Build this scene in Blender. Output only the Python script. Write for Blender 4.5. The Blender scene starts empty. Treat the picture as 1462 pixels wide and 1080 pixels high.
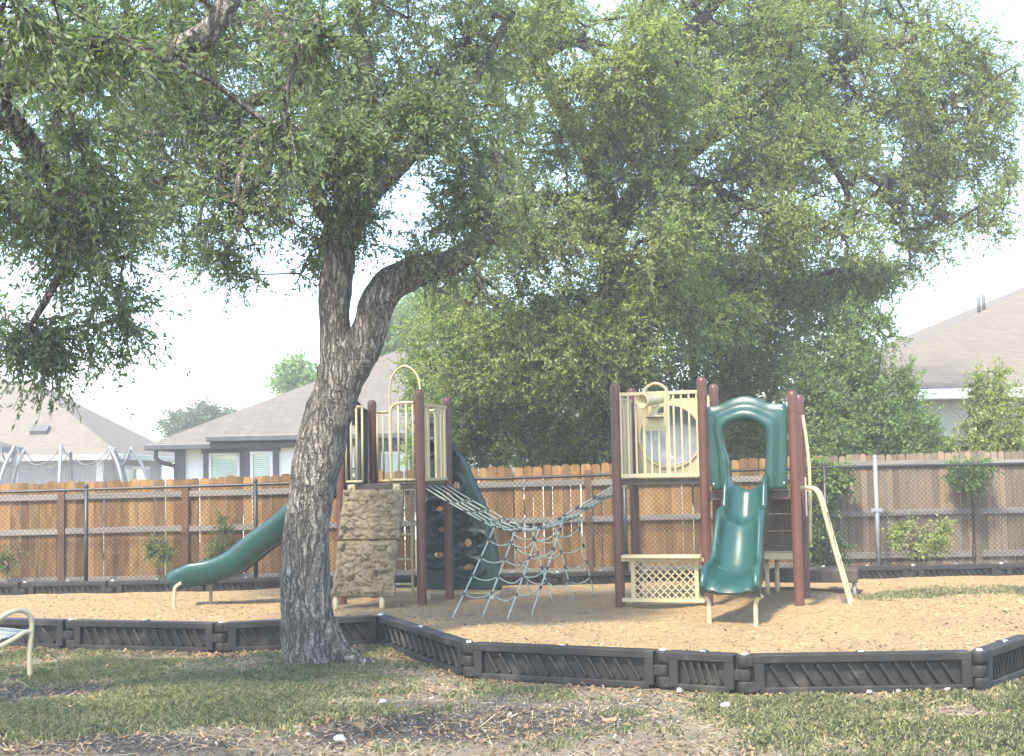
import bpy, math, random
import numpy as np
from mathutils import Vector, Matrix, noise

random.seed(7)
rng = np.random.default_rng(7)
S = bpy.context.scene
COL = S.collection
PI = math.pi
HAZE = .0025

# ------------------------------------------------------------------ camera frame (layout survey of the photograph)
FPX, CX, CY = 1900.0, 731.0, 540.0
CAMZ, PITCH, ROLL = 1.6, math.atan(140.0 / 1900.0), 0.0192
_f = Vector((0, math.cos(PITCH), math.sin(PITCH)))
_r = Vector((1, 0, 0)); _u = _r.cross(_f)
CR = _r * math.cos(ROLL) - _u * math.sin(ROLL)
CU = _u * math.cos(ROLL) + _r * math.sin(ROLL)
CAM = Vector((0, 0, CAMZ))

def ray(px, py):
    return _f + CR * ((px - CX) / FPX) + CU * ((CY - py) / FPX)
def P(px, py, Y):
    d = ray(px, py); return CAM + d * (Y / d.y)
def G(px, py, z=0.0):
    d = ray(px, py); return CAM + d * ((z - CAMZ) / d.z)

# ------------------------------------------------------------------ mesh helpers
class MB:
    def __init__(s):
        s.v = []; s.f = []; s.sm = []; s.rn = []
    def add(s, vs, fs, smooth=False, rnd=None):
        o = len(s.v); s.v.extend([tuple(v) for v in vs])
        r = random.random() if rnd is None else rnd
        for f in fs:
            s.f.append(tuple(i + o for i in f)); s.sm.append(smooth); s.rn.append(r)
        return s
    def box(s, c, size, rot=0.0, mat=None, rnd=None):
        hx, hy, hz = size[0] / 2, size[1] / 2, size[2] / 2
        M = mat if mat is not None else Matrix.Rotation(rot, 3, 'Z')
        c = Vector(c)
        vs = [c + M @ Vector((x * hx, y * hy, z * hz)) for x in (-1, 1) for y in (-1, 1) for z in (-1, 1)]
        return s.add(vs, [(0, 1, 3, 2), (4, 6, 7, 5), (0, 4, 5, 1), (2, 3, 7, 6), (0, 2, 6, 4), (1, 5, 7, 3)], False, rnd)
    def bar(s, p, q, w, h, up=(0, 0, 1), rnd=None):
        p = Vector(p); q = Vector(q); d = (q - p); L = d.length; d.normalize()
        up = Vector(up); side = d.cross(up)
        if side.length < 1e-4: side = d.cross(Vector((1, 0, 0)))
        side.normalize(); up = side.cross(d)
        M = Matrix((d, side, up)).transposed()
        return s.box((p + q) / 2, (L, w, h), mat=M, rnd=rnd)
    def tube(s, pts, r, n=10, caps=True, rnd=None):
        pts = [Vector(p) for p in pts]; N = len(pts)
        rs = [r] * N if isinstance(r, (int, float)) else list(r)
        t0 = (pts[1] - pts[0]).normalized()
        a = t0.orthogonal().normalized()
        vs = []
        for i in range(N):
            t = (pts[min(i + 1, N - 1)] - pts[max(i - 1, 0)]).normalized()
            a = (a - t * a.dot(t)).normalized(); b = t.cross(a)
            for k in range(n):
                th = 2 * PI * k / n
                vs.append(pts[i] + (a * math.cos(th) + b * math.sin(th)) * rs[i])
        fs = [(i * n + k, i * n + (k + 1) % n, (i + 1) * n + (k + 1) % n, (i + 1) * n + k) for i in range(N - 1) for k in range(n)]
        r0 = random.random() if rnd is None else rnd
        s.add(vs, fs, True, r0)
        if caps:
            o = len(s.v) - len(vs)
            s.f.append(tuple(o + k for k in reversed(range(n)))); s.sm.append(False); s.rn.append(r0)
            s.f.append(tuple(o + (N - 1) * n + k for k in range(n))); s.sm.append(False); s.rn.append(r0)
        return s
    def lathe(s, prof, c, axis=(0, 0, 1), n=20):
        ax = Vector(axis).normalized(); a = ax.orthogonal().normalized(); b = ax.cross(a); c = Vector(c)
        vs = [c + ax * h + (a * math.cos(2 * PI * k / n) + b * math.sin(2 * PI * k / n)) * r for (r, h) in prof for k in range(n)]
        m = len(prof)
        fs = [(i * n + k, i * n + (k + 1) % n, (i + 1) * n + (k + 1) % n, (i + 1) * n + k) for i in range(m - 1) for k in range(n)]
        return s.add(vs, fs, True)
    def grid(s, A, smooth=True, closed=False, rnd=None):
        R = len(A); Cn = len(A[0])
        vs = [p for row in A for p in row]
        m = Cn if closed else Cn - 1
        fs = [(i * Cn + j, i * Cn + (j + 1) % Cn, (i + 1) * Cn + (j + 1) % Cn, (i + 1) * Cn + j) for i in range(R - 1) for j in range(m)]
        return s.add(vs, fs, smooth, rnd)
    def build(s, name, mat, parent=None, local=False, bevel=0.0, solid=0.0, subsurf=0, auto=None):
        me = bpy.data.meshes.new(name)
        me.from_pydata(s.v, [], s.f)
        me.polygons.foreach_set('use_smooth', s.sm)
        at = me.attributes.new('rnd', 'FLOAT', 'FACE'); at.data.foreach_set('value', s.rn)
        me.materials.append(mat); me.update()
        return link(name, me, parent, local, bevel, solid, subsurf)

def link(name, me, parent=None, local=False, bevel=0.0, solid=0.0, subsurf=0):
    o = bpy.data.objects.new(name, me); COL.objects.link(o)
    if parent is not None:
        o.parent = parent
        if not local and parent.type == 'EMPTY': o.location = -parent.location
    if solid:
        m = o.modifiers.new('solid', 'SOLIDIFY'); m.thickness = solid; m.offset = 0
    if bevel:
        m = o.modifiers.new('bevel', 'BEVEL'); m.width = bevel; m.segments = 2; m.limit_method = 'ANGLE'; m.angle_limit = math.radians(40)
    if subsurf:
        m = o.modifiers.new('sub', 'SUBSURF'); m.levels = subsurf; m.render_levels = subsurf
    return o

def tag(o, label=None, cat=None, group=None, kind=None):
    if label: o['label'] = label
    if cat: o['category'] = cat
    if group: o['group'] = group
    if kind: o['kind'] = kind
    return o
def thing(name, label, cat, loc=(0, 0, 0), rotz=0.0, group=None):
    o = bpy.data.objects.new(name, None); COL.objects.link(o)
    o.empty_display_size = 0.2
    o.location = Vector(loc); o.rotation_euler = (0, 0, rotz)
    return tag(o, label, cat, group)
def copy_tree(o, parent=None):
    c = o.copy(); COL.objects.link(c)
    if parent is not None: c.parent = parent
    for ch in [x for x in bpy.data.objects if x.parent == o]: copy_tree(ch, c)
    return c

def spline(pts, n):
    """Catmull-Rom through pts (any dimension), n samples per span."""
    p = np.array([list(x) for x in pts], float)
    p = np.vstack([2 * p[0] - p[1], p, 2 * p[-1] - p[-2]])
    out = []
    for i in range(1, len(p) - 2):
        for k in range(n):
            t = k / n
            a, b, c, d = p[i - 1], p[i], p[i + 1], p[i + 2]
            out.append(0.5 * ((2 * b) + (-a + c) * t + (2 * a - 5 * b + 4 * c - d) * t * t + (-a + 3 * b - 3 * c + d) * t ** 3))
    out.append(p[-2]); return np.array(out)

# ------------------------------------------------------------------ materials
def nmat(name):
    m = bpy.data.materials.new(name); m.use_nodes = True
    nt = m.node_tree; nt.nodes.clear()
    out = nt.nodes.new('ShaderNodeOutputMaterial')
    return m, nt, out
def nd(nt, typ, **kw):
    n = nt.nodes.new(typ)
    for k, v in kw.items():
        if k.startswith('in_'):
            key = k[3:]; key = int(key) if key.isdigit() else key
            n.inputs[key].default_value = v
        else: setattr(n, k, v)
    return n
def rgb(c): return (c[0], c[1], c[2], 1.0)
def ramp(nt, fac, stops):
    r = nt.nodes.new('ShaderNodeValToRGB'); e = r.color_ramp.elements
    e[0].position, e[0].color = stops[0][0], rgb(stops[0][1])
    e[1].position, e[1].color = stops[-1][0], rgb(stops[-1][1])
    for p, c in stops[1:-1]:
        x = e.new(p); x.color = rgb(c)
    nt.links.new(fac, r.inputs[0]); return r.outputs[0]
def mix(nt, fac, a, b, typ='MIX'):
    m = nt.nodes.new('ShaderNodeMix'); m.data_type = 'RGBA'; m.blend_type = typ
    for sock, val in ((m.inputs[0], fac), (m.inputs[6], a), (m.inputs[7], b)):
        if hasattr(val, 'links') or hasattr(val, 'is_output'): nt.links.new(val, sock)
        elif isinstance(val, (int, float)): sock.default_value = val
        else: sock.default_value = rgb(val)
    return m.outputs[2]
def coords(nt, scale=(1, 1, 1), kind='Object'):
    tc = nt.nodes.new('ShaderNodeTexCoord'); mp = nt.nodes.new('ShaderNodeMapping')
    mp.inputs['Scale'].default_value = scale
    nt.links.new(tc.outputs[kind], mp.inputs[0]); return mp.outputs[0]
def noise_t(nt, vec, scale, detail=4, rough=0.6, dist=0.0):
    n = nd(nt, 'ShaderNodeTexNoise', in_Scale=scale, in_Detail=detail, in_Roughness=rough, in_Distortion=dist)
    nt.links.new(vec, n.inputs['Vector']); return n.outputs['Fac']
def bump(nt, h, strength, dist=0.02):
    b = nd(nt, 'ShaderNodeBump', in_Strength=strength, in_Distance=dist)
    nt.links.new(h, b.inputs['Height']); return b.outputs[0]
def attr(nt, name):
    a = nt.nodes.new('ShaderNodeAttribute'); a.attribute_name = name; return a.outputs['Fac']
def princ(nt, out, col, rough=0.6, spec=0.5, metal=0.0, normal=None, **kw):
    p = nt.nodes.new('ShaderNodeBsdfPrincipled')
    if hasattr(col, 'links'): nt.links.new(col, p.inputs['Base Color'])
    else: p.inputs['Base Color'].default_value = rgb(col)
    if hasattr(rough, 'links'): nt.links.new(rough, p.inputs['Roughness'])
    else: p.inputs['Roughness'].default_value = rough
    p.inputs['Specular IOR Level'].default_value = spec; p.inputs['Metallic'].default_value = metal
    for k, v in kw.items(): p.inputs[k].default_value = v
    if normal is not None: nt.links.new(normal, p.inputs['Normal'])
    if out is not None: nt.links.new(p.outputs[0], out.inputs[0])
    return p
def simple(name, stops, scale=6, rough=0.6, spec=0.4, metal=0.0, bmp=0.0, bdist=0.01, stretch=(1, 1, 1), rnd=0.0, detail=4, **kw):
    """Noise-mottled paint / plastic / wood: colour ramp over noise (+ per-piece variation) with bump."""
    m, nt, out = nmat(name)
    v = coords(nt, stretch)
    f = noise_t(nt, v, scale, detail, 0.65)
    if rnd:
        a = nd(nt, 'ShaderNodeMath', operation='MULTIPLY_ADD', in_1=rnd, in_2=-rnd / 2); nt.links.new(attr(nt, 'rnd'), a.inputs[0])
        s = nd(nt, 'ShaderNodeMath', operation='ADD'); nt.links.new(a.outputs[0], s.inputs[0]); nt.links.new(f, s.inputs[1]); cf = s.outputs[0]
    else: cf = f
    c = ramp(nt, cf, stops)
    nrm = bump(nt, f, bmp, bdist) if bmp else None
    rr = nd(nt, 'ShaderNodeMapRange', in_3=max(rough - 0.12, 0.02), in_4=min(rough + 0.12, 1)); nt.links.new(noise_t(nt, v, scale * 2.3, 3), rr.inputs[0])
    princ(nt, out, c, rr.outputs[0], spec, metal, nrm, **kw)
    return m

def leaf_mat(name, stops, trans=0.48, tcol=(1.15, 1.25, 0.5)):
    m, nt, out = nmat(name)
    v = coords(nt)
    big = noise_t(nt, v, 0.9, 3)
    s = nd(nt, 'ShaderNodeMath', operation='MULTIPLY_ADD', in_1=0.6); nt.links.new(attr(nt, 'rnd'), s.inputs[0])
    sb = nd(nt, 'ShaderNodeMath', operation='MULTIPLY', in_1=0.4); nt.links.new(big, sb.inputs[0]); nt.links.new(sb.outputs[0], s.inputs[2])
    c = ramp(nt, s.outputs[0], stops)
    p = princ(nt, None, c, 0.45, 0.35)
    t = nt.nodes.new('ShaderNodeBsdfTranslucent')
    nt.links.new(mix(nt, 1.0, c, tcol, 'MULTIPLY'), t.inputs[0])
    ms = nd(nt, 'ShaderNodeMixShader', in_0=trans)
    nt.links.new(p.outputs[0], ms.inputs[1]); nt.links.new(t.outputs[0], ms.inputs[2]); nt.links.new(ms.outputs[0], out.inputs[0])
    return m

def bark_mat(name, dark, mid, light, sc=1.0):
    """Furrowed bark: long broken ridges (stretched along the stem), cross cracks, pale lichen patches."""
    m, nt, out = nmat(name)
    v0 = coords(nt)
    w = nd(nt, 'ShaderNodeTexNoise', in_Scale=7 * sc, in_Detail=3); nt.links.new(v0, w.inputs['Vector'])
    ws = nd(nt, 'ShaderNodeVectorMath', operation='SCALE'); ws.inputs['Scale'].default_value = .07 / sc; nt.links.new(w.outputs['Color'], ws.inputs[0])
    ad = nd(nt, 'ShaderNodeVectorMath', operation='ADD'); nt.links.new(v0, ad.inputs[0]); nt.links.new(ws.outputs[0], ad.inputs[1])
    mp = nt.nodes.new('ShaderNodeMapping'); mp.inputs['Scale'].default_value = (1, 1, .17); nt.links.new(ad.outputs[0], mp.inputs[0]); v = mp.outputs[0]
    def ridge(vec, scale, hi, det):
        n = noise_t(nt, vec, scale, det, .55)
        s = nd(nt, 'ShaderNodeMath', operation='SUBTRACT', in_1=.5); nt.links.new(n, s.inputs[0])
        ab = nd(nt, 'ShaderNodeMath', operation='ABSOLUTE'); nt.links.new(s.outputs[0], ab.inputs[0])
        r = nd(nt, 'ShaderNodeMapRange', in_1=0.0, in_2=hi); nt.links.new(ab.outputs[0], r.inputs[0]); return r.outputs[0]
    r1 = ridge(v, 17 * sc, .075, 3); r2 = ridge(v, 34 * sc, .07, 2)
    mp2 = nt.nodes.new('ShaderNodeMapping'); mp2.inputs['Scale'].default_value = (.7, .7, 1.0); nt.links.new(ad.outputs[0], mp2.inputs[0])
    r3 = ridge(mp2.outputs[0], 26 * sc, .035, 3)
    m1 = nd(nt, 'ShaderNodeMath', operation='MULTIPLY'); nt.links.new(r1, m1.inputs[0])
    k = nd(nt, 'ShaderNodeMath', operation='MULTIPLY_ADD', in_1=.5, in_2=.5); nt.links.new(r2, k.inputs[0]); nt.links.new(k.outputs[0], m1.inputs[1])
    m2 = nd(nt, 'ShaderNodeMath', operation='MULTIPLY'); nt.links.new(m1.outputs[0], m2.inputs[0])
    k2 = nd(nt, 'ShaderNodeMath', operation='MULTIPLY_ADD', in_1=.45, in_2=.55); nt.links.new(r3, k2.inputs[0]); nt.links.new(k2.outputs[0], m2.inputs[1])
    fine = noise_t(nt, v, 70 * sc, 4)
    plate = mix(nt, fine, mid, light)
    lf = nd(nt, 'ShaderNodeMapRange', in_1=.56, in_2=.70); nt.links.new(noise_t(nt, v0, 3.4, 5), lf.inputs[0])
    plate = mix(nt, lf.outputs[0], plate, [min(1, x * 1.35) for x in light])
    c = mix(nt, m2.outputs[0], dark, plate)
    h = nd(nt, 'ShaderNodeMath', operation='MULTIPLY_ADD', in_1=.25); nt.links.new(fine, h.inputs[0]); nt.links.new(m2.outputs[0], h.inputs[2])
    princ(nt, out, c, .92, .12, 0, bump(nt, h.outputs[0], .9, .045))
    return m

M = {}
M['bark'] = bark_mat('oak_bark', (.055, .049, .043), (.165, .149, .128), (.285, .262, .228), 1.0)
M['bark_far'] = bark_mat('dark_bark', (.02, .019, .017), (.055, .05, .045), (.11, .10, .09), 0.6)
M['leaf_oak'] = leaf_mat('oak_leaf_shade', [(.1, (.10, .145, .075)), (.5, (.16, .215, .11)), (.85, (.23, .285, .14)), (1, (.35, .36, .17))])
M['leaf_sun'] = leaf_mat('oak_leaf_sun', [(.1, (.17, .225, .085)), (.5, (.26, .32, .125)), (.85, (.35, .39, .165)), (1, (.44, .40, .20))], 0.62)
M['leaf_dark'] = leaf_mat('evergreen_leaf', [(.1, (.12, .17, .065)), (.5, (.20, .26, .095)), (.9, (.29, .345, .13)), (1, (.36, .36, .16))], 0.58)
M['leaf_elm'] = leaf_mat('elm_leaf', [(.1, (.11, .18, .065)), (.5, (.165, .25, .09)), (.9, (.24, .32, .13)), (1, (.30, .35, .16))], 0.5)
M['leaf_yellow'] = leaf_mat('sapling_leaf', [(.1, (.17, .225, .07)), (.5, (.27, .32, .11)), (.9, (.37, .39, .15)), (1, (.42, .40, .19))], 0.5)
M['leaf_far'] = leaf_mat('far_leaf', [(.1, (.06, .085, .055)), (.5, (.09, .125, .075)), (1, (.15, .19, .11))], 0.3)

M['maroon'] = simple('maroon_post_paint', [(.2, (.052, .020, .014)), (.55, (.080, .029, .020)), (.85, (.120, .052, .037))], 4, .42, .4, bmp=.05, detail=8)
M['tan'] = simple('tan_plastic', [(.2, (.325, .275, .155)), (.8, (.40, .34, .20))], 5, .4, .45, bmp=.03)
M['green'] = simple('green_slide_plastic', [(.25, (.004, .032, .028)), (.6, (.007, .048, .041)), (.85, (.018, .066, .057))], 3, .32, .42, bmp=.02, detail=9)
M['dkgreen'] = simple('dark_green_plastic', [(.2, (.004, .020, .016)), (.8, (.007, .031, .025))], 4, .42, .45, bmp=.04)
M['deck'] = simple('brown_deck_coating', [(.25, (.035, .026, .022)), (.75, (.075, .058, .048))], 12, .7, .3, bmp=.2)
M['border'] = simple('black_border_plastic', [(.2, (.010, .0098, .0093)), (.55, (.017, .0163, .0155)), (.8, (.065, .059, .051))], 4, .6, .3, bmp=.12, detail=9)
M['cap'] = simple('stake_head', [(.2, (.35, .35, .36)), (.8, (.55, .55, .55))], 20, .4, .5, .3)
M['rope'] = simple('pale_green_rope', [(.35, (.16, .27, .22)), (.5, (.29, .32, .26)), (.65, (.43, .44, .36))], 40, .85, .1, bmp=.3)
M['joint'] = simple('black_rope_clamp', [(.2, (.015, .015, .016)), (.8, (.035, .035, .037))], 10, .45)
M['wire'] = simple('dark_fence_wire', [(.2, (.010, .010, .010)), (.8, (.025, .025, .025))], 10, .6, .2)
M['blackpaint'] = simple('black_pipe_paint', [(.2, (.010, .010, .011)), (.8, (.025, .025, .027))], 10, .45)
M['galv'] = simple('galvanised_steel', [(.2, (.14, .152, .16)), (.8, (.22, .235, .25))], 15, .5, .5, .3)
M['picket'] = simple('cedar_picket', [(.05, (.045, .027, .012)), (.35, (.108, .062, .026)), (.6, (.186, .108, .044)), (.95, (.29, .178, .078))], 4, .85, .15, bmp=.25, stretch=(4, 4, .75), rnd=.42, detail=9)
M['picket_grey'] = simple('weathered_picket', [(.0, (.072, .056, .041)), (.35, (.125, .099, .072)), (.65, (.178, .139, .10)), (1, (.235, .162, .102))], 5, .9, .1, bmp=.3, stretch=(6, 6, .55), rnd=.6, detail=7)
M['rail'] = simple('grey_fence_rail', [(.1, (.09, .084, .077)), (.5, (.165, .152, .138)), (.9, (.235, .215, .195))], 6, .9, .1, bmp=.3, stretch=(.6, 4, 8), rnd=.3, detail=7)
M['fpost'] = simple('brown_fence_post', [(.1, (.075, .042, .026)), (.9, (.14, .085, .053))], 6, .85, .1, bmp=.25, stretch=(6, 6, .6), detail=6)
M['white'] = simple('white_paint', [(.2, (.55, .55, .54)), (.8, (.65, .65, .64))], 5, .5)
M['darktrim'] = simple('dark_house_trim', [(.2, (.035, .035, .04)), (.8, (.06, .06, .065))], 5, .45)
M['pipe'] = simple('vent_pipe', [(.2, (.05, .05, .052)), (.8, (.09, .09, .09))], 9, .6)
M['blind'] = simple('window_blind', [(.2, (.50, .60, .52)), (.8, (.60, .68, .60))], 3, .35)
M['mesh'] = simple('trampoline_net', [(.2, (.10, .10, .11)), (.8, (.16, .16, .17))], 9, .8)
M['pebble'] = simple('white_limestone', [(.2, (.30, .285, .25)), (.8, (.46, .44, .40))], 18, .85, .2, bmp=.4, bdist=.01)
M['bench'] = simple('tan_bench_tube', [(.2, (.36, .31, .20)), (.8, (.48, .42, .28))], 9, .42, .5, bmp=.05)
M['benchseat'] = simple('grey_coated_wire', [(.2, (.28, .31, .34)), (.8, (.40, .43, .46))], 9, .5)
M['grass'] = None

def rock_mat():
    m, nt, out = nmat('moulded_rock')
    v = coords(nt)
    f = noise_t(nt, v, 5, 8, .65, .6); g = noise_t(nt, v, 22, 5, .6)
    c = ramp(nt, f, [(.28, (.055, .043, .028)), (.45, (.115, .091, .057)), (.6, (.175, .140, .088)), (.8, (.25, .203, .13))])
    c = mix(nt, .35, c, ramp(nt, g, [(.3, (.07, .057, .04)), (.7, (.28, .235, .165))]))
    princ(nt, out, c, .85, .2, 0, bump(nt, g, .5, .02)); return m
M['rock'] = rock_mat()

def bubble_mat():
    m, nt, out = nmat('bubble_window_acrylic')
    v = coords(nt); f = noise_t(nt, v, 4, 3)
    p = princ(nt, out, ramp(nt, f, [(.3, (.22, .24, .26)), (.7, (.34, .37, .40))]), .12, .8)
    p.inputs['Alpha'].default_value = .62; return m
M['bubble'] = bubble_mat()

def glass_mat():
    m, nt, out = nmat('window_glass')
    v = coords(nt); f = noise_t(nt, v, .8, 2)
    princ(nt, out, ramp(nt, f, [(.3, (.30, .40, .38)), (.7, (.46, .58, .53))]), .08, .7); return m
M['glass'] = glass_mat()

def siding_mat(name, a, b, pitch=.18):
    m, nt, out = nmat(name)
    tc = nt.nodes.new('ShaderNodeTexCoord'); sp = nt.nodes.new('ShaderNodeSeparateXYZ'); nt.links.new(tc.outputs['Object'], sp.inputs[0])
    d = nd(nt, 'ShaderNodeMath', operation='DIVIDE', in_1=pitch); nt.links.new(sp.outputs[2], d.inputs[0])
    fr = nd(nt, 'ShaderNodeMath', operation='FRACT'); nt.links.new(d.outputs[0], fr.inputs[0])
    n = noise_t(nt, coords(nt, (1, 1, 6)), 1.2, 5)
    c = mix(nt, n, a, b)
    princ(nt, out, c, .7, .3, 0, bump(nt, fr.outputs[0], .6, .03)); return m
M['siding_white'] = siding_mat('white_siding', (.62, .61, .59), (.70, .69, .67))
M['siding_cream'] = siding_mat('cream_siding', (.36, .355, .31), (.44, .43, .37))
M['siding_grey'] = siding_mat('grey_siding', (.22, .22, .215), (.29, .285, .27))

def roof_mat(name, a, b, c3):
    m, nt, out = nmat(name)
    tc = nt.nodes.new('ShaderNodeTexCoord'); sp = nt.nodes.new('ShaderNodeSeparateXYZ'); nt.links.new(tc.outputs['Object'], sp.inputs[0])
    ad = nd(nt, 'ShaderNodeMath', operation='ADD'); nt.links.new(sp.outputs[0], ad.inputs[0]); nt.links.new(sp.outputs[1], ad.inputs[1])
    ml = nd(nt, 'ShaderNodeMath', operation='MULTIPLY', in_1=2.1); nt.links.new(sp.outputs[2], ml.inputs[0])
    cb = nt.nodes.new('ShaderNodeCombineXYZ'); nt.links.new(ad.outputs[0], cb.inputs[0]); nt.links.new(ml.outputs[0], cb.inputs[1])
    br = nd(nt, 'ShaderNodeTexBrick', in_Scale=1.0, in_Color1=rgb(a), in_Color2=rgb(b), in_Mortar=rgb([x * .62 for x in a]))
    br.inputs['Mortar Size'].default_value = .012; br.inputs['Brick Width'].default_value = .32; br.inputs['Row Height'].default_value = .15
    br.inputs['Bias'].default_value = 0.0
    nt.links.new(cb.outputs[0], br.inputs['Vector'])
    n = noise_t(nt, coords(nt, (.5, .5, 2)), 1.4, 6, .7); n2 = noise_t(nt, coords(nt), 40, 2)
    f = nd(nt, 'ShaderNodeMapRange', in_1=.35, in_2=.7, in_3=0, in_4=.65); nt.links.new(n, f.inputs[0])
    c = mix(nt, f.outputs[0], br.outputs['Color'], c3)
    c = mix(nt, .25, c, ramp(nt, n2, [(.3, [x * .6 for x in a]), (.7, [min(1, x * 1.4) for x in b])]))
    princ(nt, out, c, .92, .1, 0, bump(nt, br.outputs['Fac'], .4, .02)); return m
M['roof_tan'] = roof_mat('tan_shingles', (.108, .096, .078), (.148, .132, .107), (.13, .113, .091))
M['roof_grey'] = roof_mat('grey_brown_shingles', (.095, .086, .077), (.132, .119, .106), (.116, .10, .087))

def lawn_mat():
    m, nt, out = nmat('patchy_lawn_soil')
    v = coords(nt)
    big = noise_t(nt, v, .55, 5, .6); mid = noise_t(nt, v, 2.3, 6, .7); f0_ = noise_t(nt, v, 38, 6, .75); f1_ = noise_t(nt, v, 150, 4, .7)
    fm_ = nd(nt, 'ShaderNodeMath', operation='MULTIPLY_ADD', in_1=.9, in_2=-.45); nt.links.new(f1_, fm_.inputs[0])
    fa_ = nd(nt, 'ShaderNodeMath', operation='ADD'); nt.links.new(f0_, fa_.inputs[0]); nt.links.new(fm_.outputs[0], fa_.inputs[1]); fine = fa_.outputs[0]
    dirt = ramp(nt, fine, [(.25, (.10, .082, .064)), (.5, (.20, .167, .13)), (.75, (.30, .25, .195))])
    dry = ramp(nt, fine, [(.25, (.19, .15, .10)), (.5, (.30, .245, .17)), (.8, (.41, .34, .245))])
    grn = ramp(nt, fine, [(.25, (.11, .105, .065)), (.55, (.21, .205, .125)), (.8, (.31, .295, .185))])
    f1 = nd(nt, 'ShaderNodeMapRange', in_1=.42, in_2=.58); nt.links.new(mid, f1.inputs[0])
    f2 = nd(nt, 'ShaderNodeMapRange', in_1=.40, in_2=.56); nt.links.new(big, f2.inputs[0])
    c = mix(nt, f2.outputs[0], mix(nt, f1.outputs[0], dirt, dry), grn)
    def patch(cx, cy, rx, ry):
        mp = nt.nodes.new('ShaderNodeMapping'); mp.inputs['Location'].default_value = (-cx / rx, -cy / ry, 0); mp.inputs['Scale'].default_value = (1 / rx, 1 / ry, 0)
        nt.links.new(v, mp.inputs[0]); ln = nd(nt, 'ShaderNodeVectorMath', operation='LENGTH'); nt.links.new(mp.outputs[0], ln.inputs[0])
        w = nd(nt, 'ShaderNodeMath', operation='MULTIPLY_ADD', in_1=1.6); nt.links.new(mid, w.inputs[0]); nt.links.new(ln.outputs['Value'], w.inputs[2])
        r = nd(nt, 'ShaderNodeMapRange', in_1=1.45, in_2=1.95, in_3=1, in_4=0); nt.links.new(w.outputs[0], r.inputs[0]); return r.outputs[0]
    soil = ramp(nt, fine, [(.25, (.045, .039, .034)), (.5, (.085, .074, .064)), (.78, (.16, .138, .117))])
    c = mix(nt, patch(-.4, 8.95, 1.5, .75), c, soil)
    c = mix(nt, patch(-3.9, 10.6, 1.0, .5), c, soil)
    c = mix(nt, patch(-2.6, 8.4, 1.2, .35), c, soil)
    c = mix(nt, patch(.2, 7.75, 1.6, .45), c, dry)
    princ(nt, out, c, .95, .1, 0, bump(nt, fine, .8, .03)); return m
M['lawn'] = lawn_mat()
def mulch_mat():
    m, nt, out = nmat('wood_mulch')
    v = coords(nt)
    a = noise_t(nt, v, 55, 5, .7, .4); vo = nd(nt, 'ShaderNodeTexVoronoi', in_Scale=42); nt.links.new(coords(nt, (1, 2.3, 1)), vo.inputs['Vector'])
    big = noise_t(nt, v, 1.1, 5, .6)
    c1 = ramp(nt, a, [(.22, (.17, .115, .052)), (.5, (.335, .235, .112)), (.78, (.45, .33, .175))])
    c2 = ramp(nt, a, [(.22, (.13, .09, .05)), (.5, (.255, .182, .105)), (.78, (.36, .275, .17))])
    f = nd(nt, 'ShaderNodeMapRange', in_1=.40, in_2=.60); nt.links.new(big, f.inputs[0])
    c = mix(nt, f.outputs[0], c1, c2)
    c = mix(nt, .4, c, mix(nt, vo.outputs['Color'], [.16, .10, .05], [.40, .28, .155]))
    princ(nt, out, c, .95, .1, 0, bump(nt, a, .9, .03)); return m
M['mulch'] = mulch_mat()
def bits_mat(name, stops, trans=0.0):
    m, nt, out = nmat(name)
    n = noise_t(nt, coords(nt), 1.3, 4)
    s = nd(nt, 'ShaderNodeMath', operation='MULTIPLY_ADD', in_1=.65); nt.links.new(attr(nt, 'rnd'), s.inputs[0])
    k = nd(nt, 'ShaderNodeMath', operation='MULTIPLY', in_1=.35); nt.links.new(n, k.inputs[0]); nt.links.new(k.outputs[0], s.inputs[2])
    c = ramp(nt, s.outputs[0], stops)
    p = princ(nt, None if trans else out, c, .85, .15)
    if trans:
        t = nt.nodes.new('ShaderNodeBsdfTranslucent'); nt.links.new(c, t.inputs[0])
        ms = nd(nt, 'ShaderNodeMixShader', in_0=trans); nt.links.new(p.outputs[0], ms.inputs[1]); nt.links.new(t.outputs[0], ms.inputs[2]); nt.links.new(ms.outputs[0], out.inputs[0])
    return m
M['chips'] = bits_mat('wood_chip', [(.1, (.21, .145, .075)), (.4, (.31, .225, .12)), (.8, (.40, .30, .17)), (1, (.47, .38, .245))])
M['grass'] = bits_mat('grass_blade', [(.1, (.135, .16, .07)), (.45, (.215, .24, .108)), (.65, (.305, .30, .16)), (1, (.45, .39, .25))], .4)
M['litter'] = bits_mat('dry_leaf', [(.1, (.09, .055, .03)), (.5, (.21, .14, .08)), (.85, (.33, .245, .155)), (1, (.40, .33, .24))], .15)
M['straw'] = bits_mat('straw', [(.1, (.12, .09, .05)), (.5, (.27, .225, .13)), (1, (.42, .36, .23))])
M['crumb'] = bits_mat('soil_crumb', [(.1, (.05, .042, .035)), (.6, (.13, .11, .09)), (1, (.26, .22, .175))])
M['gravel'] = bits_mat('chalk_crumb', [(.1, (.18, .165, .145)), (.6, (.32, .30, .27)), (1, (.46, .44, .41))])
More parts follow.
